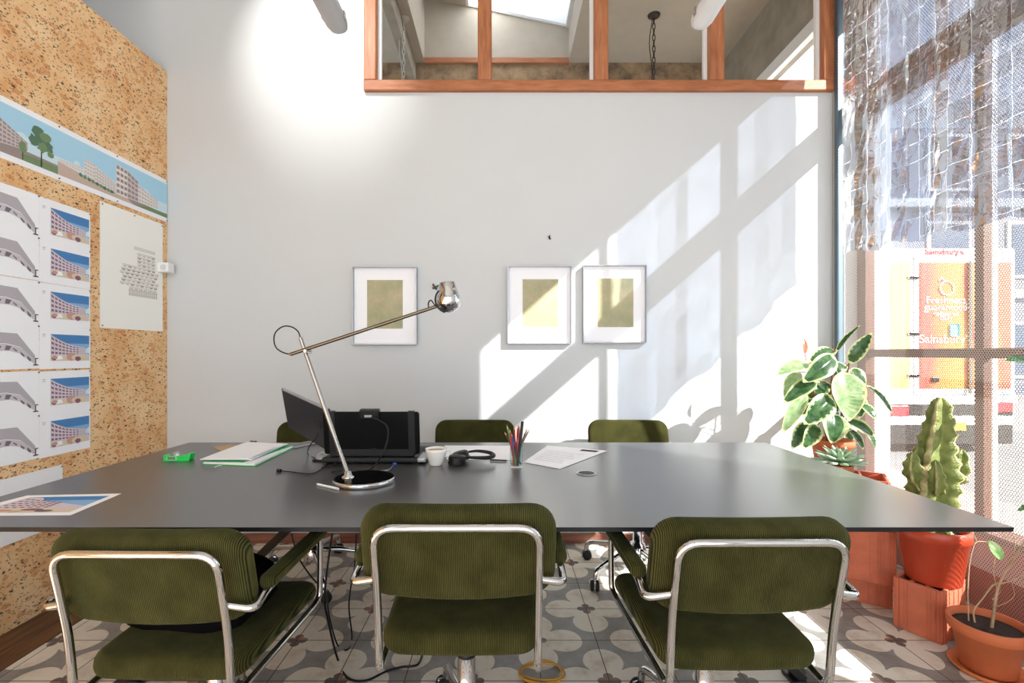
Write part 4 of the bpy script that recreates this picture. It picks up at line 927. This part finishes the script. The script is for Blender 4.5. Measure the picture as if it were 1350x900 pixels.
# cup, headphones
cp = T(574, 614); cu_ = thing('coffee_cup', 'small white cup of coffee beside the laptop', 'cup', (cp.x, cp.y + .02, TZ))
MB().lathe([(0, 0), (.024, 0), (.026, .004), (.036, .03), (.043, .055), (.0445, .068), (.042, .068), (.04, .055), (.033, .03), (.02, .008), (0, .007)], 32, close=False).build('bowl', 'ceramic', cu_)
MB().tube(fillet([(.04, .012, .055), (.062, .02, .054), (.058, .02, .03), (.036, .012, .032)], .012, 5), .004, 8).build('handle', 'ceramic', cu_)
MB().lathe([(0, .0592), (.02, .0594)], 28, 1, close=False).lathe([(.02, .0594), (.0405, .059)], 28, 0, close=False).build('coffee', ['coffee', 'foam'], cu_)
hp = T(604, 613); hs = thing('headphones', 'black over-ear headphones lying beside the white cup', 'headphones', (hp.x, hp.y + .015, TZ))
for nm, x_, y_, z_, tl_ in (('ear_cup', -.005, .0, .015, .05), ('ear_cup', .004, .055, .019, -.25)):
    X = Matrix.Translation((x_, y_, z_)) @ Matrix.Rotation(tl_, 4, 'Y')
    ec = MB().lathe([(0, -.014), (.034, -.014), (.04, -.006), (.036, .0), (.038, .008), (.034, .02), (.028, .023), (0, .024)], 28, X=X).build(nm, 'black', hs)
    MB().lathe([(.018, -.015), (.036, -.0145), (.039, -.008), (.02, -.008)], 24, X=X, close=False).build('cushion', 'black_soft', ec)
arc = [(.03, .0, .03), (.07, -.02, .032), (.12, -.01, .03), (.145, .03, .03), (.125, .07, .034), (.075, .085, .038), (.035, .075, .036)]
X0 = MB(); pts = smooth(arc, 8)
for i, p in enumerate(pts): pass
X0.tube(pts, [.0045 + .004 * math.sin(PI * i / (len(pts) - 1)) for i in range(len(pts))], 10)
X0.build('headband', 'black_soft', hs)

# papers
def flat_sheet(name, pix, z, label, cat, draw=None, m_=None, th=.0005, curl=0):
    q = [TT(x, y, z) for x, y in pix]; b_ = q[0].copy(); b_.z = z
    mb_ = MB().prism([Vector((p.x - b_.x, p.y - b_.y, 0)) for p in q], (0, 0, th)); mats_ = [m_ or 'paper'] + PM[1:]
    bl, br, tr, tl = [Vector((p.x - b_.x, p.y - b_.y, th)) for p in q]
    def put(u, v, k): p = (bl + (br - bl) * u) * (1 - v) + (tl + (tr - tl) * u) * v; return (p.x, p.y, th + .0002 * k)
    if draw: draw(lambda pts, mm, k=1: mb_.poly([put(u, v, k) for u, v in pts], mats_.index(mm)))
    o = mb_.build(name, mats_, None, fix=False); o.location = b_; return tag(o, label, cat)
def rect(put, u0, v0, u1, v1, mm, k=1): put([(u0, v0), (u1, v0), (u1, v1), (u0, v1)], mm, k)
def lines(put):
    for k in range(7): rect(put, .12, .2 + .08 * k, .82 - .07 * (k % 3), .21 + .08 * k, 'p_text')
    rect(put, .62, .86, .9, .95, 'p_ink')
flat_sheet('paper_sheet', [(589, 605.5), (676, 606), (672, 587.5), (586, 587)], Z0, 'blank white sheet lying between the headphones and the pencil holder', 'paper')
flat_sheet('printed_page', [(690, 609), (738, 618), (801, 594), (722, 587)], Z0 + .001, 'white printed page lying askew beyond the pencil holder', 'paper', lines)
def hotel_draw(put):
    for i, mm in enumerate(('p_sky_lo', 'p_sky_mid', 'p_sky_mid', 'p_sky_deep')): rect(put, .12, .12 + .19 * i, .93, .12 + .19 * (i + 1), mm)
    put([(.12, .12), (.93, .12), (.93, .4), (.62, .56), (.4, .66), (.28, .84), (.12, .88)], 'p_lilac', 2)
    for j in range(5):
        for i in range(7): put([(.16 + .07 * i, .34 + .1 * j - .03 * i * j / 4), (.205 + .07 * i, .33 + .1 * j - .03 * i * j / 4), (.205 + .07 * i, .37 + .1 * j - .03 * i * j / 4), (.16 + .07 * i, .38 + .1 * j - .03 * i * j / 4)], 'p_canopy_dk' if (i + j) % 3 else 'p_maroon', 3)
    put([(.12, .12), (.93, .12), (.93, .3), (.5, .34), (.12, .28)], 'p_cream', 4)
    for cu, cv, a_, m_ in ((.3, .2, .1, 'p_pinkish'), (.55, .24, .1, 'p_maroon'), (.68, .18, .08, 'p_canopy_dk'), (.8, .26, .06, 'p_lilac'), (.45, .16, .06, 'p_ground')): put([(cu + a_ * math.cos(2 * PI * k / 10), cv + .05 * math.sin(2 * PI * k / 10)) for k in range(10)], m_, 5)
flat_sheet('colour_print', [(-70, 680), (93, 679), (160, 650.5), (36, 653)], Z0, 'colour print of a building lying on the table corner by the cork', 'print', hotel_draw)
# folder with papers
def slab(pix, z0, z1, parent, b_, name, m_, bev=0):
    q = [TT(x, y, z0) for x, y in pix]
    return MB().prism([Vector((p.x - b_.x, p.y - b_.y, z0 - b_.z)) for p in q], (0, 0, z1 - z0)).build(name, m_, parent)
b_ = T(300, 600); b_.z = TZ
fd = thing('folder', 'bright green folder lying near the table end, paper stack on it', 'folder', b_)
slab([(267, 612), (337, 615), (388, 590), (330, 586)], TZ, TZ + .003, fd, b_, 'back_cover', 'green_folder')
slab([(268, 611), (336, 613.5), (386, 589.5), (331, 586)], TZ + .003, TZ + .0095, fd, b_, 'filling', 'paper')
slab([(267, 608), (320, 609.5), (385, 588), (331, 584)], TZ + .0095, TZ + .0125, fd, b_, 'front_cover', 'green_folder')
MB().tube(smooth([T(283, 617) - b_ + Vector((0, 0, .004)), T(288, 615.5) - b_ + Vector((0, 0, .006)), T(292, 615) - b_ + Vector((0, 0, .004))], 4), .0015, 6).build('tag', 'paper', fd)
stk = thing('paper_stack', 'stack of white pages lying on the green folder', 'paper', b_ + Vector((0, 0, .0125)))
for k in range(4):
    dx = (random.random() - .5) * 3
    q = [TT(x + dx, y, TZ + .0128 + .003 * k) for x, y in [(265, 606), (333 - 2 * k, 606.5 - k * .5), (380, 585.5), (327, 583)]]
    bb = stk.location; nn = 10; vs = []
    for j in range(nn + 1):
        for u_, (a_, c_) in enumerate(((q[0], q[3]), (q[1], q[2]))):
            p = a_ + (c_ - a_) * j / nn; vs.append((p.x - bb.x, p.y - bb.y, .0004 + .003 * k + .004 * math.sin(PI * j / nn) * (1 if u_ else .4) * k / 3))
    vs += [(x, y, z + .0028) for x, y, z in vs]; m2 = 2 * (nn + 1); fs = []
    for j in range(nn): a = 2 * j; fs += [(a, a + 1, a + 3, a + 2), (m2 + a, m2 + a + 2, m2 + a + 3, m2 + a + 1), (a, a + 2, m2 + a + 2, m2 + a), (a + 1, m2 + a + 1, m2 + a + 3, a + 3)]
    fs += [(0, m2, m2 + 1, 1), (2 * nn, 2 * nn + 1, m2 + 2 * nn + 1, m2 + 2 * nn)]
    MB().add(vs, fs).build('page', 'paper', stk)
# kraft notebooks
for pix, lab, zz in (([(280, 589.5), (299, 597.5), (326, 589), (306, 586)], 'kraft brown notebook half under the green folder, wavy torn edge', TZ + .0002),
                     ([(326, 585.6), (349, 585.9), (352, 584.6), (336, 583.9)], 'kraft brown card behind the paper stack near the far table edge', TZ + .0002)):
    q = [TT(x, y, zz) for x, y in pix]; bb = q[0].copy(); pts = []
    for i in range(4):
        a_, c_ = q[i], q[(i + 1) % 4]; n = 14 if i == 3 else 1
        for k in range(n): p = a_ + (c_ - a_) * k / n; pts.append(Vector((p.x - bb.x, p.y - bb.y + (.004 if k % 2 else 0), 0)))
    nb = thing('notebook', lab, 'notebook', bb); MB().prism(pts, (0, 0, .002)).build('cover', 'kraft', nb)
q_ = T(392, 590); pb = thing('smartphone', 'dark smartphone lying behind the green folder', 'phone', (q_.x, q_.y + .06, TZ), -.5)
MB().box((-.036, -.072, 0), (.036, .072, .009), bev=.004).build('case', 'silver', pb); MB().box((-.033, -.068, .009), (.033, .068, .0096)).build('screen', 'black_gloss', pb)
g_ = T(311, 0 + 589.5); gl_ = thing('binder_clip', 'small black binder clip lying between the kraft card and the folder', 'clip', (T(333, 585.2).x, T(333, 585.2).y, TZ + .0024))
MB().prism([(-.016, 0, 0), (.016, 0, 0), (.016, .002, .012), (-.016, .002, .012)], (0, .01, 0)).build('spring', 'black', gl_); MB().tube([(-.008, 0, .011), (-.006, -.012, .018), (.006, -.012, .018), (.008, 0, .011)], .0012, 6).build('lever', 'silver', gl_)
# neon green tape dispenser
q_ = T(236, 606.5); gd = thing('tape_dispenser', 'neon green translucent dispenser box alone on the dark table', 'dispenser', (q_.x, q_.y, TZ), .05)
MB().prism([(-.055, -.016, 0), (.05, -.016, 0), (.058, -.016, .03), (.05, -.016, .032), (.03, -.016, .022), (-.02, -.016, .02), (-.055, -.016, .024)], (0, .036, 0)).build('body', 'green_neon', gd)
MB().lathe([(0, -.008), (.02, -.008), (.02, .008), (0, .008)], 20, X=Matrix.Translation((-.012, .002, .018)) @ Matrix.Rotation(PI / 2, 4, 'X')).build('tape_roll', 'silver', gd)
lbm = MB().box((-.042, -.0166, .004), (-.0, -.0161, .02))
for k in range(7): lbm.box((-.038 + .0048 * k, -.0169, .006), (-.036 + .0048 * k + .001 * (k % 2), -.0167, .018), 1)
lbm.build('label', [mat('pale_green_label', (150, 220, 170), .5), 'ink' if False else 'black'], gd)

# pencil holder with its pencils
pc = T(681, 616); ph = thing('pencil_holder', 'clear square pencil holder full of coloured pencils', 'holder', (pc.x, pc.y + .02, TZ))
s_ = .026; hh = .088
mbp = MB()
for lo, hi in (((-s_, -s_, .004), (s_, -s_ + .002, hh)), ((-s_, s_ - .002, .004), (s_, s_, hh)), ((-s_, -s_ + .002, .004), (-s_ + .002, s_ - .002, hh)), ((s_ - .002, -s_ + .002, .004), (s_, s_ - .002, hh))): mbp.box(lo, hi)
mbp.build('walls', 'clear', ph); MB().box((-s_, -s_, 0), (s_, s_, .004), bev=.001).build('base', 'white', ph)
pens = [((640, 97), 'green', (70, 180, 80), 'bright green pencil leaning toward the headphones in the clear holder', .0035), ((625, 143), 'brown', (110, 50, 44), 'dark brown pencil leaning furthest toward the headphones in the clear holder', .0035),
        ((660, 125), 'red', (196, 40, 46), 'short red pencil beside the green pencil in the clear holder', .0035), ((671, 152), 'blue', (54, 110, 186), 'blue pencil standing upright at the near corner of the clear holder', .0042),
        ((690, 105), 'vermilion', (212, 66, 44), 'orange red pencil in the centre of the clear holder', .0035), ((714, 97), 'crimson', (176, 30, 52), 'crimson pencil just beside the black marker in the clear holder', .0035),
        ((722, 84), 'salmon', (214, 120, 96), 'salmon pink pencil behind the black marker in the clear holder', .0035), ((744, 76), 'black', (30, 30, 34), 'thick black marker, tallest in the clear holder', .0062),
        ((736, 150), 'violet', (124, 84, 150), 'short violet pencil low among the pens in the clear holder', .0035), ((778, 117), 'umber', (132, 84, 64), 'brown pencil leaning toward the printed page in the clear holder', .0035),
        ((793, 121), 'olive', (140, 132, 96), 'olive pencil leaning furthest toward the printed page in the clear holder', .0035), ((770, 132), 'mauve', (170, 120, 170), 'mauve pencil crossing the near side of the clear holder', .0035)]
wd = mat('pencil_wood', (214, 176, 130), .7)
for i, ((x, y), nm, rgb, lab, r_) in enumerate(pens):
    yy = ph.location.y + (-.016 + .032 * ((i * 5 + 2) % 12) / 11); tip = P(540 + x / 5, 540 + y / 5, yy)
    off_ = tip.x - ph.location.x; b0 = Vector((ph.location.x + max(-.017, min(.017, off_ * .3 + .006 * math.sin(i * 2.3))), yy, TZ + .006))
    f_ = .082 / (tip.z - b0.z); xr = b0.x + (tip.x - b0.x) * f_ - ph.location.x
    if abs(xr) > .0195: b0.x = max(ph.location.x - .019, min(ph.location.x + .019, (ph.location.x + math.copysign(.0195, xr) - tip.x * f_) / (1 - f_)))
    pt = thing('coloured_pencil' if nm != 'black' else 'marker_pen', lab, 'pencil' if nm != 'black' else 'pen', b0, group='pencils in the clear holder')
    d_ = tip - b0; m_ = mat('pencil_' + nm, rgb, .4)
    n_ = 6 if nm != 'black' else 14
    MB().tube([(0, 0, 0), d_ * .9], r_, n_).build('shaft', m_, pt)
    if nm != 'black':
        MB().tube([d_ * .9, d_ * .975], [r_, r_ * .35], n_).build('wood_tip', wd, pt); MB().tube([d_ * .975, d_], [r_ * .35, .0003], 6).build('lead', m_, pt)
    else: MB().tube([d_ * .9, d_ * .985, d_], [r_, r_, r_ * .6], n_).build('cap', 'black', pt)
p0, p1 = T(646, 607.5), T(669, 608.5); pe = thing('pen', 'slim black pen lying on the blank white sheet', 'pen', p0 + Vector((0, 0, .0048)))
MB().tube([(0, 0, 0), (p1 - p0) * .9], .0036, 10).build('barrel', 'black', pe); MB().tube([(p1 - p0) * .9, (p1 - p0)], [.0034, .0008], 10).build('tip', 'darkgrey', pe)
# ------------------------------------------------------------------ cables on the floor
fz = .0045
cable('power_cable', [P(438, 703, 1.95), P(432, 745, 1.95), P(428, 790, 1.9), P(433, 820, 1.84), TT(445, 868, fz), TT(458, 893, fz), TT(482, 897, fz), TT(508, 885, fz), TT(530, 879, fz), TT(550, 876, fz), TT(557, 862, fz)], .0042, 'black', 'thick black cable dropping from the table and curving over the tiles', n=10)
cable('thin_power_cable', [P(384, 703, 2.0), P(394, 735, 2.0), P(412, 762, 1.97), P(429, 780, 1.94), P(434, 812, 1.93), TT(445, 850, fz), TT(458, 856, fz), TT(464, 840, fz), P(460, 800, 2.02), P(463, 770, 2.02), P(467, 750, 2.02), P(470, 704, 2.02)], .0032, 'black', 'thin black cable hanging in a loop under the table')
yc = [TT(690 + 34 * 0 + 28 * math.cos(a) + 26 + 4 * math.sin(2.2 * a), 885 + 13 * math.sin(a) + 3 * math.sin(.5 * a), fz + .004 * (k // 14)) for k, a in enumerate([2.4 - .45 * k for k in range(30)])]
cable('network_cable', [TT(690, 905, fz)] + yc, .0032, 'rope_yellow', 'yellow cable coiled in loops on the tiles by the middle chair', n=5)

# ------------------------------------------------------------------ terracotta blocks
def block_mesh(w_, d_, h_, nx=3, ny=2):
    m_ = MB(); wt_ = .012
    for i in range(nx + 1):
        x = -w_ / 2 + (w_ - wt_) * i / nx; m_.box((x, -d_ / 2, 0), (x + wt_, d_ / 2, h_), bev=.002, seg=1)
    for j in range(ny + 1):
        y = -d_ / 2 + (d_ - wt_) * j / ny
        for i in range(nx):
            x = -w_ / 2 + (w_ - wt_) * i / nx + wt_; x1 = -w_ / 2 + (w_ - wt_) * (i + 1) / nx; m_.box((x, y, 0), (x1, y + wt_, h_))
    for s_ in (-1, 1):                               # raised bands with fine ribs on the faces
        for u_ in (-.42, -.34, -.3, .3, .34, .42): m_.box((w_ * u_ - .004, s_ * d_ / 2 - .004, .001), (w_ * u_ + .004, s_ * d_ / 2 + .004, h_ - .001), bev=.0015, seg=1)
        m_.box((-w_ * .2, s_ * d_ / 2 - .003, .001), (w_ * .2, s_ * d_ / 2 + .003, h_ - .001), bev=.0015, seg=1)
        for u_ in (-.4, -.2, 0, .2, .4): m_.box((s_ * w_ / 2 - .003, d_ * u_ - .012, .001), (s_ * w_ / 2 + .003, d_ * u_ + .012, h_ - .001), bev=.0015, seg=1)
    return m_
def clay_block(w_, d_, h_, loc, rz, label):
    o = block_mesh(w_, d_, h_).build('clay_block', 'block'); o.location = loc; o.rotation_euler = (0, 0, rz); return tag(o, label, 'block', 'terracotta blocks under the plants')
A = math.radians(-33)
clay_block(.3, .25, .12, (1.765, 2.45, .0005), A, 'low terracotta block on the tiles, lowest of the stack under the leafy plant')
clay_block(.33, .43, .25, (1.787, 2.49, .121), A, 'tall terracotta block in the stack under the leafy plant, upper part behind the table')
clay_block(.33, .43, .185, (1.787, 2.495, .3715), A, 'terracotta block hidden behind the table edge, topmost of the stack')
clay_block(.17, .24, .216, (1.866, 2.117, .0005), math.radians(-60), 'hollow ribbed terracotta block under the red cactus pot')

def pot(name_, r0, r1, h_, m_, parent, rim=.03, lip=.008):
    MB().lathe([(0, 0), (r0, 0), (r0 + .003, .004), (r1 - lip, h_ - rim), (r1, h_ - rim + .003), (r1, h_ - .002), (r1 - .003, h_), (r1 - lip - .003, h_), (r1 - lip - .008, h_ - .03), (r0, .012), (0, .012)], 40, close=False).build(name_, m_, parent)

# cactus
cc = thing('potted_cactus', 'tall olive cactus with short arms in a red pot on a terracotta block', 'plant', (1.868, 2.1, .2175))
pot('pot', .092, .127, .235, 'red_pot', cc, .05, .007)
MB().lathe([(0, .205), (.06, .21), (.107, .203)], 24, close=False).build('soil', 'soil', cc)
def ribbed(mb_, path, rad, ribs=4, rot=0.0, deep=.5, scal=.08, freq=34, n=48):
    path = smooth(path, 8); vs = []; fs = []; mi = []; N = len(path)
    for i, p in enumerate(path):
        t_ = i / (N - 1); R = rad(t_); tg = (path[min(i + 1, N - 1)] - path[max(i - 1, 0)]).normalized()
        x = Vector((1, 0, 0)); x = (x - tg * x.dot(tg)).normalized(); y = tg.cross(x)
        for k in range(n):
            a = 2 * PI * k / n; c_ = abs(math.cos(ribs * (a - rot) / 2)) ** 2.2
            sc = 1 + scal * math.sin(freq * t_ * PI + (k * ribs // n) * 1.3) * c_
            r_ = R * (1 - deep + deep * c_) * sc; vs.append(p + x * r_ * math.cos(a) + y * r_ * math.sin(a))
    for i in range(N - 1):
        for k in range(n):
            fs.append((i * n + k, i * n + (k + 1) % n, (i + 1) * n + (k + 1) % n, (i + 1) * n + k)); mi.append(1 if abs(math.cos(ribs * (2 * PI * (k + .5) / n - rot) / 2)) > .955 else 0)
    o = len(mb_.v); mb_.add(vs, fs, 0, True); mb_.mi[-len(mi):] = mi
    mb_.f.append(tuple(o + (N - 1) * n + k for k in range(n))); mb_.mi.append(1); mb_.sm.append(True)
    return mb_
def R1(t_):
    pts = [(0, .062), (.2, .07), (.35, .094), (.5, .098), (.62, .074), (.8, .056), (.93, .04), (1, .012)]
    for (a, b), (c_, d_) in zip(pts, pts[1:]):
        if t_ <= c_: return b + (d_ - b) * (t_ - a) / (c_ - a)
    return .01
cl_ = lambda x, y, Y=2.05: P(x, y, Y + .05) - cc.location
CM = ['cactus', 'cactus_rib']
ribbed(MB(), [(0, 0, .2), cl_(1228, 680), cl_(1230, 640), cl_(1233, 600), cl_(1238, 560), cl_(1240, 524)], R1, 4, .5, .55, .12, 23).build('stem', CM, cc)
bR = lambda r: (lambda t_: r * (.6 + .5 * math.sin(PI * min(1, t_ * 1.15 + .05))) * (1 if t_ < .88 else (1 - t_) / .12 * .8 + .2))
for pth, r_, rt in (([cl_(1245, 640), cl_(1258, 628, 2.04), cl_(1266, 610, 2.03), cl_(1268, 592, 2.03)], .042, .3), ([cl_(1222, 645), cl_(1208, 630, 2.04), cl_(1203, 612, 2.03), cl_(1204, 596, 2.03)], .036, .7),
                   ([cl_(1236, 650, 2.0), cl_(1236, 640, 1.97), cl_(1235, 622, 1.96), cl_(1233, 606, 1.96)], .026, .8), ([cl_(1216, 625), cl_(1212, 605, 2.06), cl_(1214, 588, 2.08)], .028, .2), ([cl_(1244, 605), cl_(1256, 598, 2.06), cl_(1258, 585, 2.07)], .024, .4)):
    ribbed(MB(), pth, bR(r_), 4, rt, .5, .14, 9).build('arm', CM, cc)

# bare plant in front
bp = thing('bare_potted_plant', 'nearly leafless branching plant in a terracotta pot with saucer on the tiles', 'plant', (1.83, 1.825, 0))
MB().lathe([(0, .001), (.1, .001), (.115, .02), (.112, .022), (.099, .008), (0, .008)], 40, close=False).build('saucer', 'saucer', bp)
pt_ = bpy.data.objects.new('x', None); bpy.data.objects.remove(pt_)
pp_ = MB().lathe([(0, .009), (.076, .009), (.08, .013), (.102, .145), (.112, .146), (.116, .15), (.12, .185), (.117, .188), (.108, .188), (.105, .16), (.076, .02), (0, .02)], 44, close=False); pp_.build('pot', 'terracotta', bp)
MB().lathe([(0, .166), (.05, .17), (.1055, .162)], 28, close=False).build('soil', 'soil', bp)
bl_ = lambda x, y, Y=1.82: P(x, y, Y - (.08 if Y > 1.85 else 0)) - bp.location
tw = MB()
def twig(pts, r0, r1): q = smooth([bl_(*p) for p in pts], 6); r0, r1 = r0 * .7, r1 * .6; tw.tube(q, [r0 + (r1 - r0) * i / (len(q) - 1) for i in range(len(q))], 7)
twig([(1307, 832), (1311, 800), (1315, 778), (1320, 764), (1336, 738), (1345, 722), (1368, 690)], .008, .0035)
twig([(1285, 820), (1284, 804), (1296, 788), (1308, 772), (1316, 768)], .0045, .0035)
twig([(1277, 818), (1276, 780), (1278, 745), (1283, 722), (1288, 714), (1302, 714)], .0035, .002)
twig([(1288, 714), (1283, 704), (1276, 696)], .0025, .0015)
twig([(1315, 778), (1310, 755), (1312, 735)], .003, .0018)
twig([(1316, 770), (1335, 765), (1352, 758), (1375, 765)], .0032, .0015)
twig([(1336, 738), (1338, 720), (1337, 705)], .0025, .0015)
twig([(1311, 800), (1325, 795), (1337, 785), (1334, 768)], .0025, .0012)
twig([(1308, 790), (1318, 782), (1319, 776)], .0022, .0014)
twig([(1368, 690), (1378, 640, 1.9), (1372, 560, 1.92), (1362, 480, 1.92)], .0035, .002); twig([(1378, 640, 1.9), (1366, 655, 1.9), (1356, 668, 1.9)], .002, .0012)
tw.build('branches', 'bark', bp)

def leaf(mb_, base, tip, wid, n_hint, mats=(0, 1), fold=.18, droop=.12, cream=True, rnd=random.Random(4), taper=1.0, wob=.04):
    base = Vector(base); tip = Vector(tip); ax = tip - base; L = ax.length; ax.normalize(); nh = Vector(n_hint); nrm_ = (nh - ax * nh.dot(ax)).normalized(); sd = ax.cross(nrm_)
    nl, nw = 14, 16; vs = []; fs = []; mi = []; ph_ = rnd.random() * 6
    for i in range(nl + 1):
        t_ = i / nl; hw = wid / 2 * max(.02, (math.sin(PI * min(1, t_ ** .8 * .97 + .02)) ** .75)) * taper
        cpt = base + ax * L * t_ - nrm_ * L * droop * (t_ ** 2) + nrm_ * L * droop * .5 * math.sin(PI * t_)
        for j in range(nw + 1):
            s_ = 2 * j / nw - 1
            vs.append(cpt + sd * hw * s_ + nrm_ * (abs(s_) * hw * fold + wob * wid * math.sin(5 * t_ + ph_ + 2 * s_) * abs(s_)))
    edge = [rnd.random() for _ in range(nl)]
    for i in range(nl):
        for j in range(nw):
            fs.append((i * (nw + 1) + j, i * (nw + 1) + j + 1, (i + 1) * (nw + 1) + j + 1, (i + 1) * (nw + 1) + j)); sj = min(j, nw - 1 - j)
            m_ = mats[0]
            if cream: m_ = 2 if (sj == 0 or (sj == 1 and edge[i] > .6) or i == nl - 1 or i == 0) else (1 if (sj == 1 or (sj == 2 and edge[(i * 7) % nl] > .55)) else mats[0])
            mi.append(m_)
    o = len(mb_.f); mb_.add(vs, fs, 0, True); mb_.mi[o:] = mi
lf = MB()
leaf(lf, bl_(1304, 713), bl_(1325, 741), .035, (-.5, -1, .3), cream=False); lf.build('leaf', 'leaf_fresh', bp)
lf = MB(); leaf(lf, bl_(1362, 478, 1.92), bl_(1328, 472, 1.9), .045, (-.2, -.7, .7), cream=False); leaf(lf, bl_(1358, 667, 1.9), bl_(1342, 672, 1.9), .02, (-.2, -.7, .7), cream=False); lf.build('leaf', 'leaf_dk', bp)

# ficus
ZS = .5575
fc = thing('rubber_plant', 'variegated rubber plant with cream edged leaves at the window corner', 'plant', (1.785, 2.62, ZS))
pot('pot', .072, .102, .175, 'terracotta', fc, .035, .007); MB().lathe([(0, .15), (.05, .153), (.087, .148)], 24, close=False).build('soil', 'soil', fc)
def fl_(x, y, Y=2.46):
    px = 1000 + x / 3.214; Y = Y + .18
    Y = min(Y, 2.05 * F / (px - VX))                # stay inside the mesh screen
    return P(px, 420 + y / 3.214, Y) - fc.location
st = MB(); 
for pth in ([(0, 0, .15), fl_(305, 400), fl_(312, 250), fl_(325, 130)], [(.02, .01, .15), fl_(350, 420, 2.5), fl_(370, 280, 2.5), fl_(385, 185, 2.5)], [(-.02, 0, .15), fl_(270, 420, 2.42), fl_(240, 330, 2.42), fl_(215, 230, 2.42)]):
    q = smooth(pth, 8); st.tube(q, [.008 - .004 * i / (len(q) - 1) for i in range(len(q))], 8)
lv = MB()
LV = [((355, 225), (400, 432), 135, 2.36, (-.1, -1, .25)), ((386, 190), (478, 58), 62, 2.44, (-.7, -.8, .2)), ((330, 140), (422, 22), 26, 2.46, (-1, -.5, .4)), ((322, 160), (203, 262), 92, 2.38, (-.1, -1, .3)),
      ((322, 130), (222, 172), 62, 2.46, (.1, -.6, .8)), ((212, 190), (82, 225), 70, 2.42, (0, -.6, .8)), ((310, 330), (205, 440), 100, 2.36, (-.2, -1, .2)), ((318, 400), (318, 525), 112, 2.34, (0, -1, .35)),
      ((240, 262), (112, 345), 70, 2.4, (-.3, -.8, .6)), ((200, 320), (104, 474), 62, 2.4, (-.6, -.9, .2)), ((250, 450), (196, 545), 70, 2.37, (-.2, -1, .2)), ((205, 440), (146, 545), 62, 2.43, (-.5, -.9, .1)),
      ((455, 282), (580, 390), 52, 2.42, (.4, -.8, .5)), ((392, 210), (462, 275), 60, 2.48, (.2, -.8, .5)), ((372, 430), (498, 490), 72, 2.42, (.1, -.8, .6)), ((450, 470), (505, 550), 56, 2.46, (.5, -.8, .2)),
      ((430, 360), (505, 418), 62, 2.5, (.3, -.9, .3)), ((170, 225), (112, 330), 62, 2.46, (-.7, -.8, .2)), ((385, 470), (452, 548), 52, 2.44, (.3, -.9, .2)), ((300, 270), (215, 330), 70, 2.5, (-.1, -.8, .6)),
      ((290, 300), (330, 400), 90, 2.52, (0, -1, .2)), ((410, 300), (440, 420), 80, 2.54, (.3, -1, .2)), ((330, 180), (370, 260), 70, 2.54, (.2, -.9, .4)), ((250, 330), (180, 400), 70, 2.52, (-.3, -.9, .3)), ((360, 420), (400, 520), 74, 2.5, (.1, -1, .2))]
rl = random.Random(8)
for k, (b0, t0, w_, Y, nh) in enumerate(LV):
    ba = fl_(b0[0], b0[1], Y + .03); ti = fl_(t0[0], t0[1], Y - .03); leaf(lv, ba, ti, w_ / 3.214 * (Y + .15) / F, nh, mats=((1, 1) if k in (0, 5, 9, 17) else (0, 1)), rnd=rl)
    sa = fl_(312 if b0[0] < 345 else 370, min(b0[1] + 20, 400), 2.46); st.tube(smooth([sa, (sa + ba) * .5 + Vector((0, 0, .008)), ba], 4), .0026, 6)
st.build('stems', 'stem', fc)
lv.build('foliage', ['leaf_dk', 'leaf_pale', 'leaf_cream'], fc)
rlf = MB(); leaf(rlf, fl_(196, 148), fl_(195, 82), 24 / 3.214 * 2.46 / F, (0, -1, 0), cream=False); rlf.tube(smooth([fl_(215, 232, 2.42), fl_(205, 190), fl_(196, 148)], 4), .0022, 6); rlf.build('new_leaf', 'leaf_red', fc)['label'] = 'small rolled red new leaf'

# succulent
sc_ = thing('potted_succulent', 'pale green rosette succulent in a small terracotta pot beside the leafy plant', 'plant', (1.625, 2.335, ZS))
pot('pot', .04, .058, .105, 'terracotta', sc_, .03, .006); MB().lathe([(0, .088), (.05, .086)], 20, close=False).build('soil', 'soil', sc_)
ro = MB(); rs = random.Random(2)
for ring, (n, L, el, w_) in enumerate(((10, .128, .1, .034), (10, .115, .38, .032), (9, .095, .72, .027), (7, .07, 1.05, .02), (4, .045, 1.35, .014))):
    for k in range(n):
        a = 2 * PI * (k + .5 * (ring % 2)) / n + rs.uniform(-.12, .12); d_ = Vector((math.cos(a) * math.cos(el), math.sin(a) * math.cos(el), math.sin(el))); up = Vector((-math.cos(a) * math.sin(el), -math.sin(a) * math.sin(el), math.cos(el)))
        b0 = Vector((0, 0, .112 + .005 * ring)); X = frame_to(b0, b0 + d_, up)
        prof = [(w_ * .25, 0), (w_ * .42, L * .3), (w_ * .5, L * .55), (w_ * .36, L * .8), (w_ * .12, L * .95), (.0004, L)]
        ro.lathe(prof, 8, X=X @ Matrix.Scale(.45, 4, (0, 1, 0)))
ro.build('rosette', 'succ', sc_)
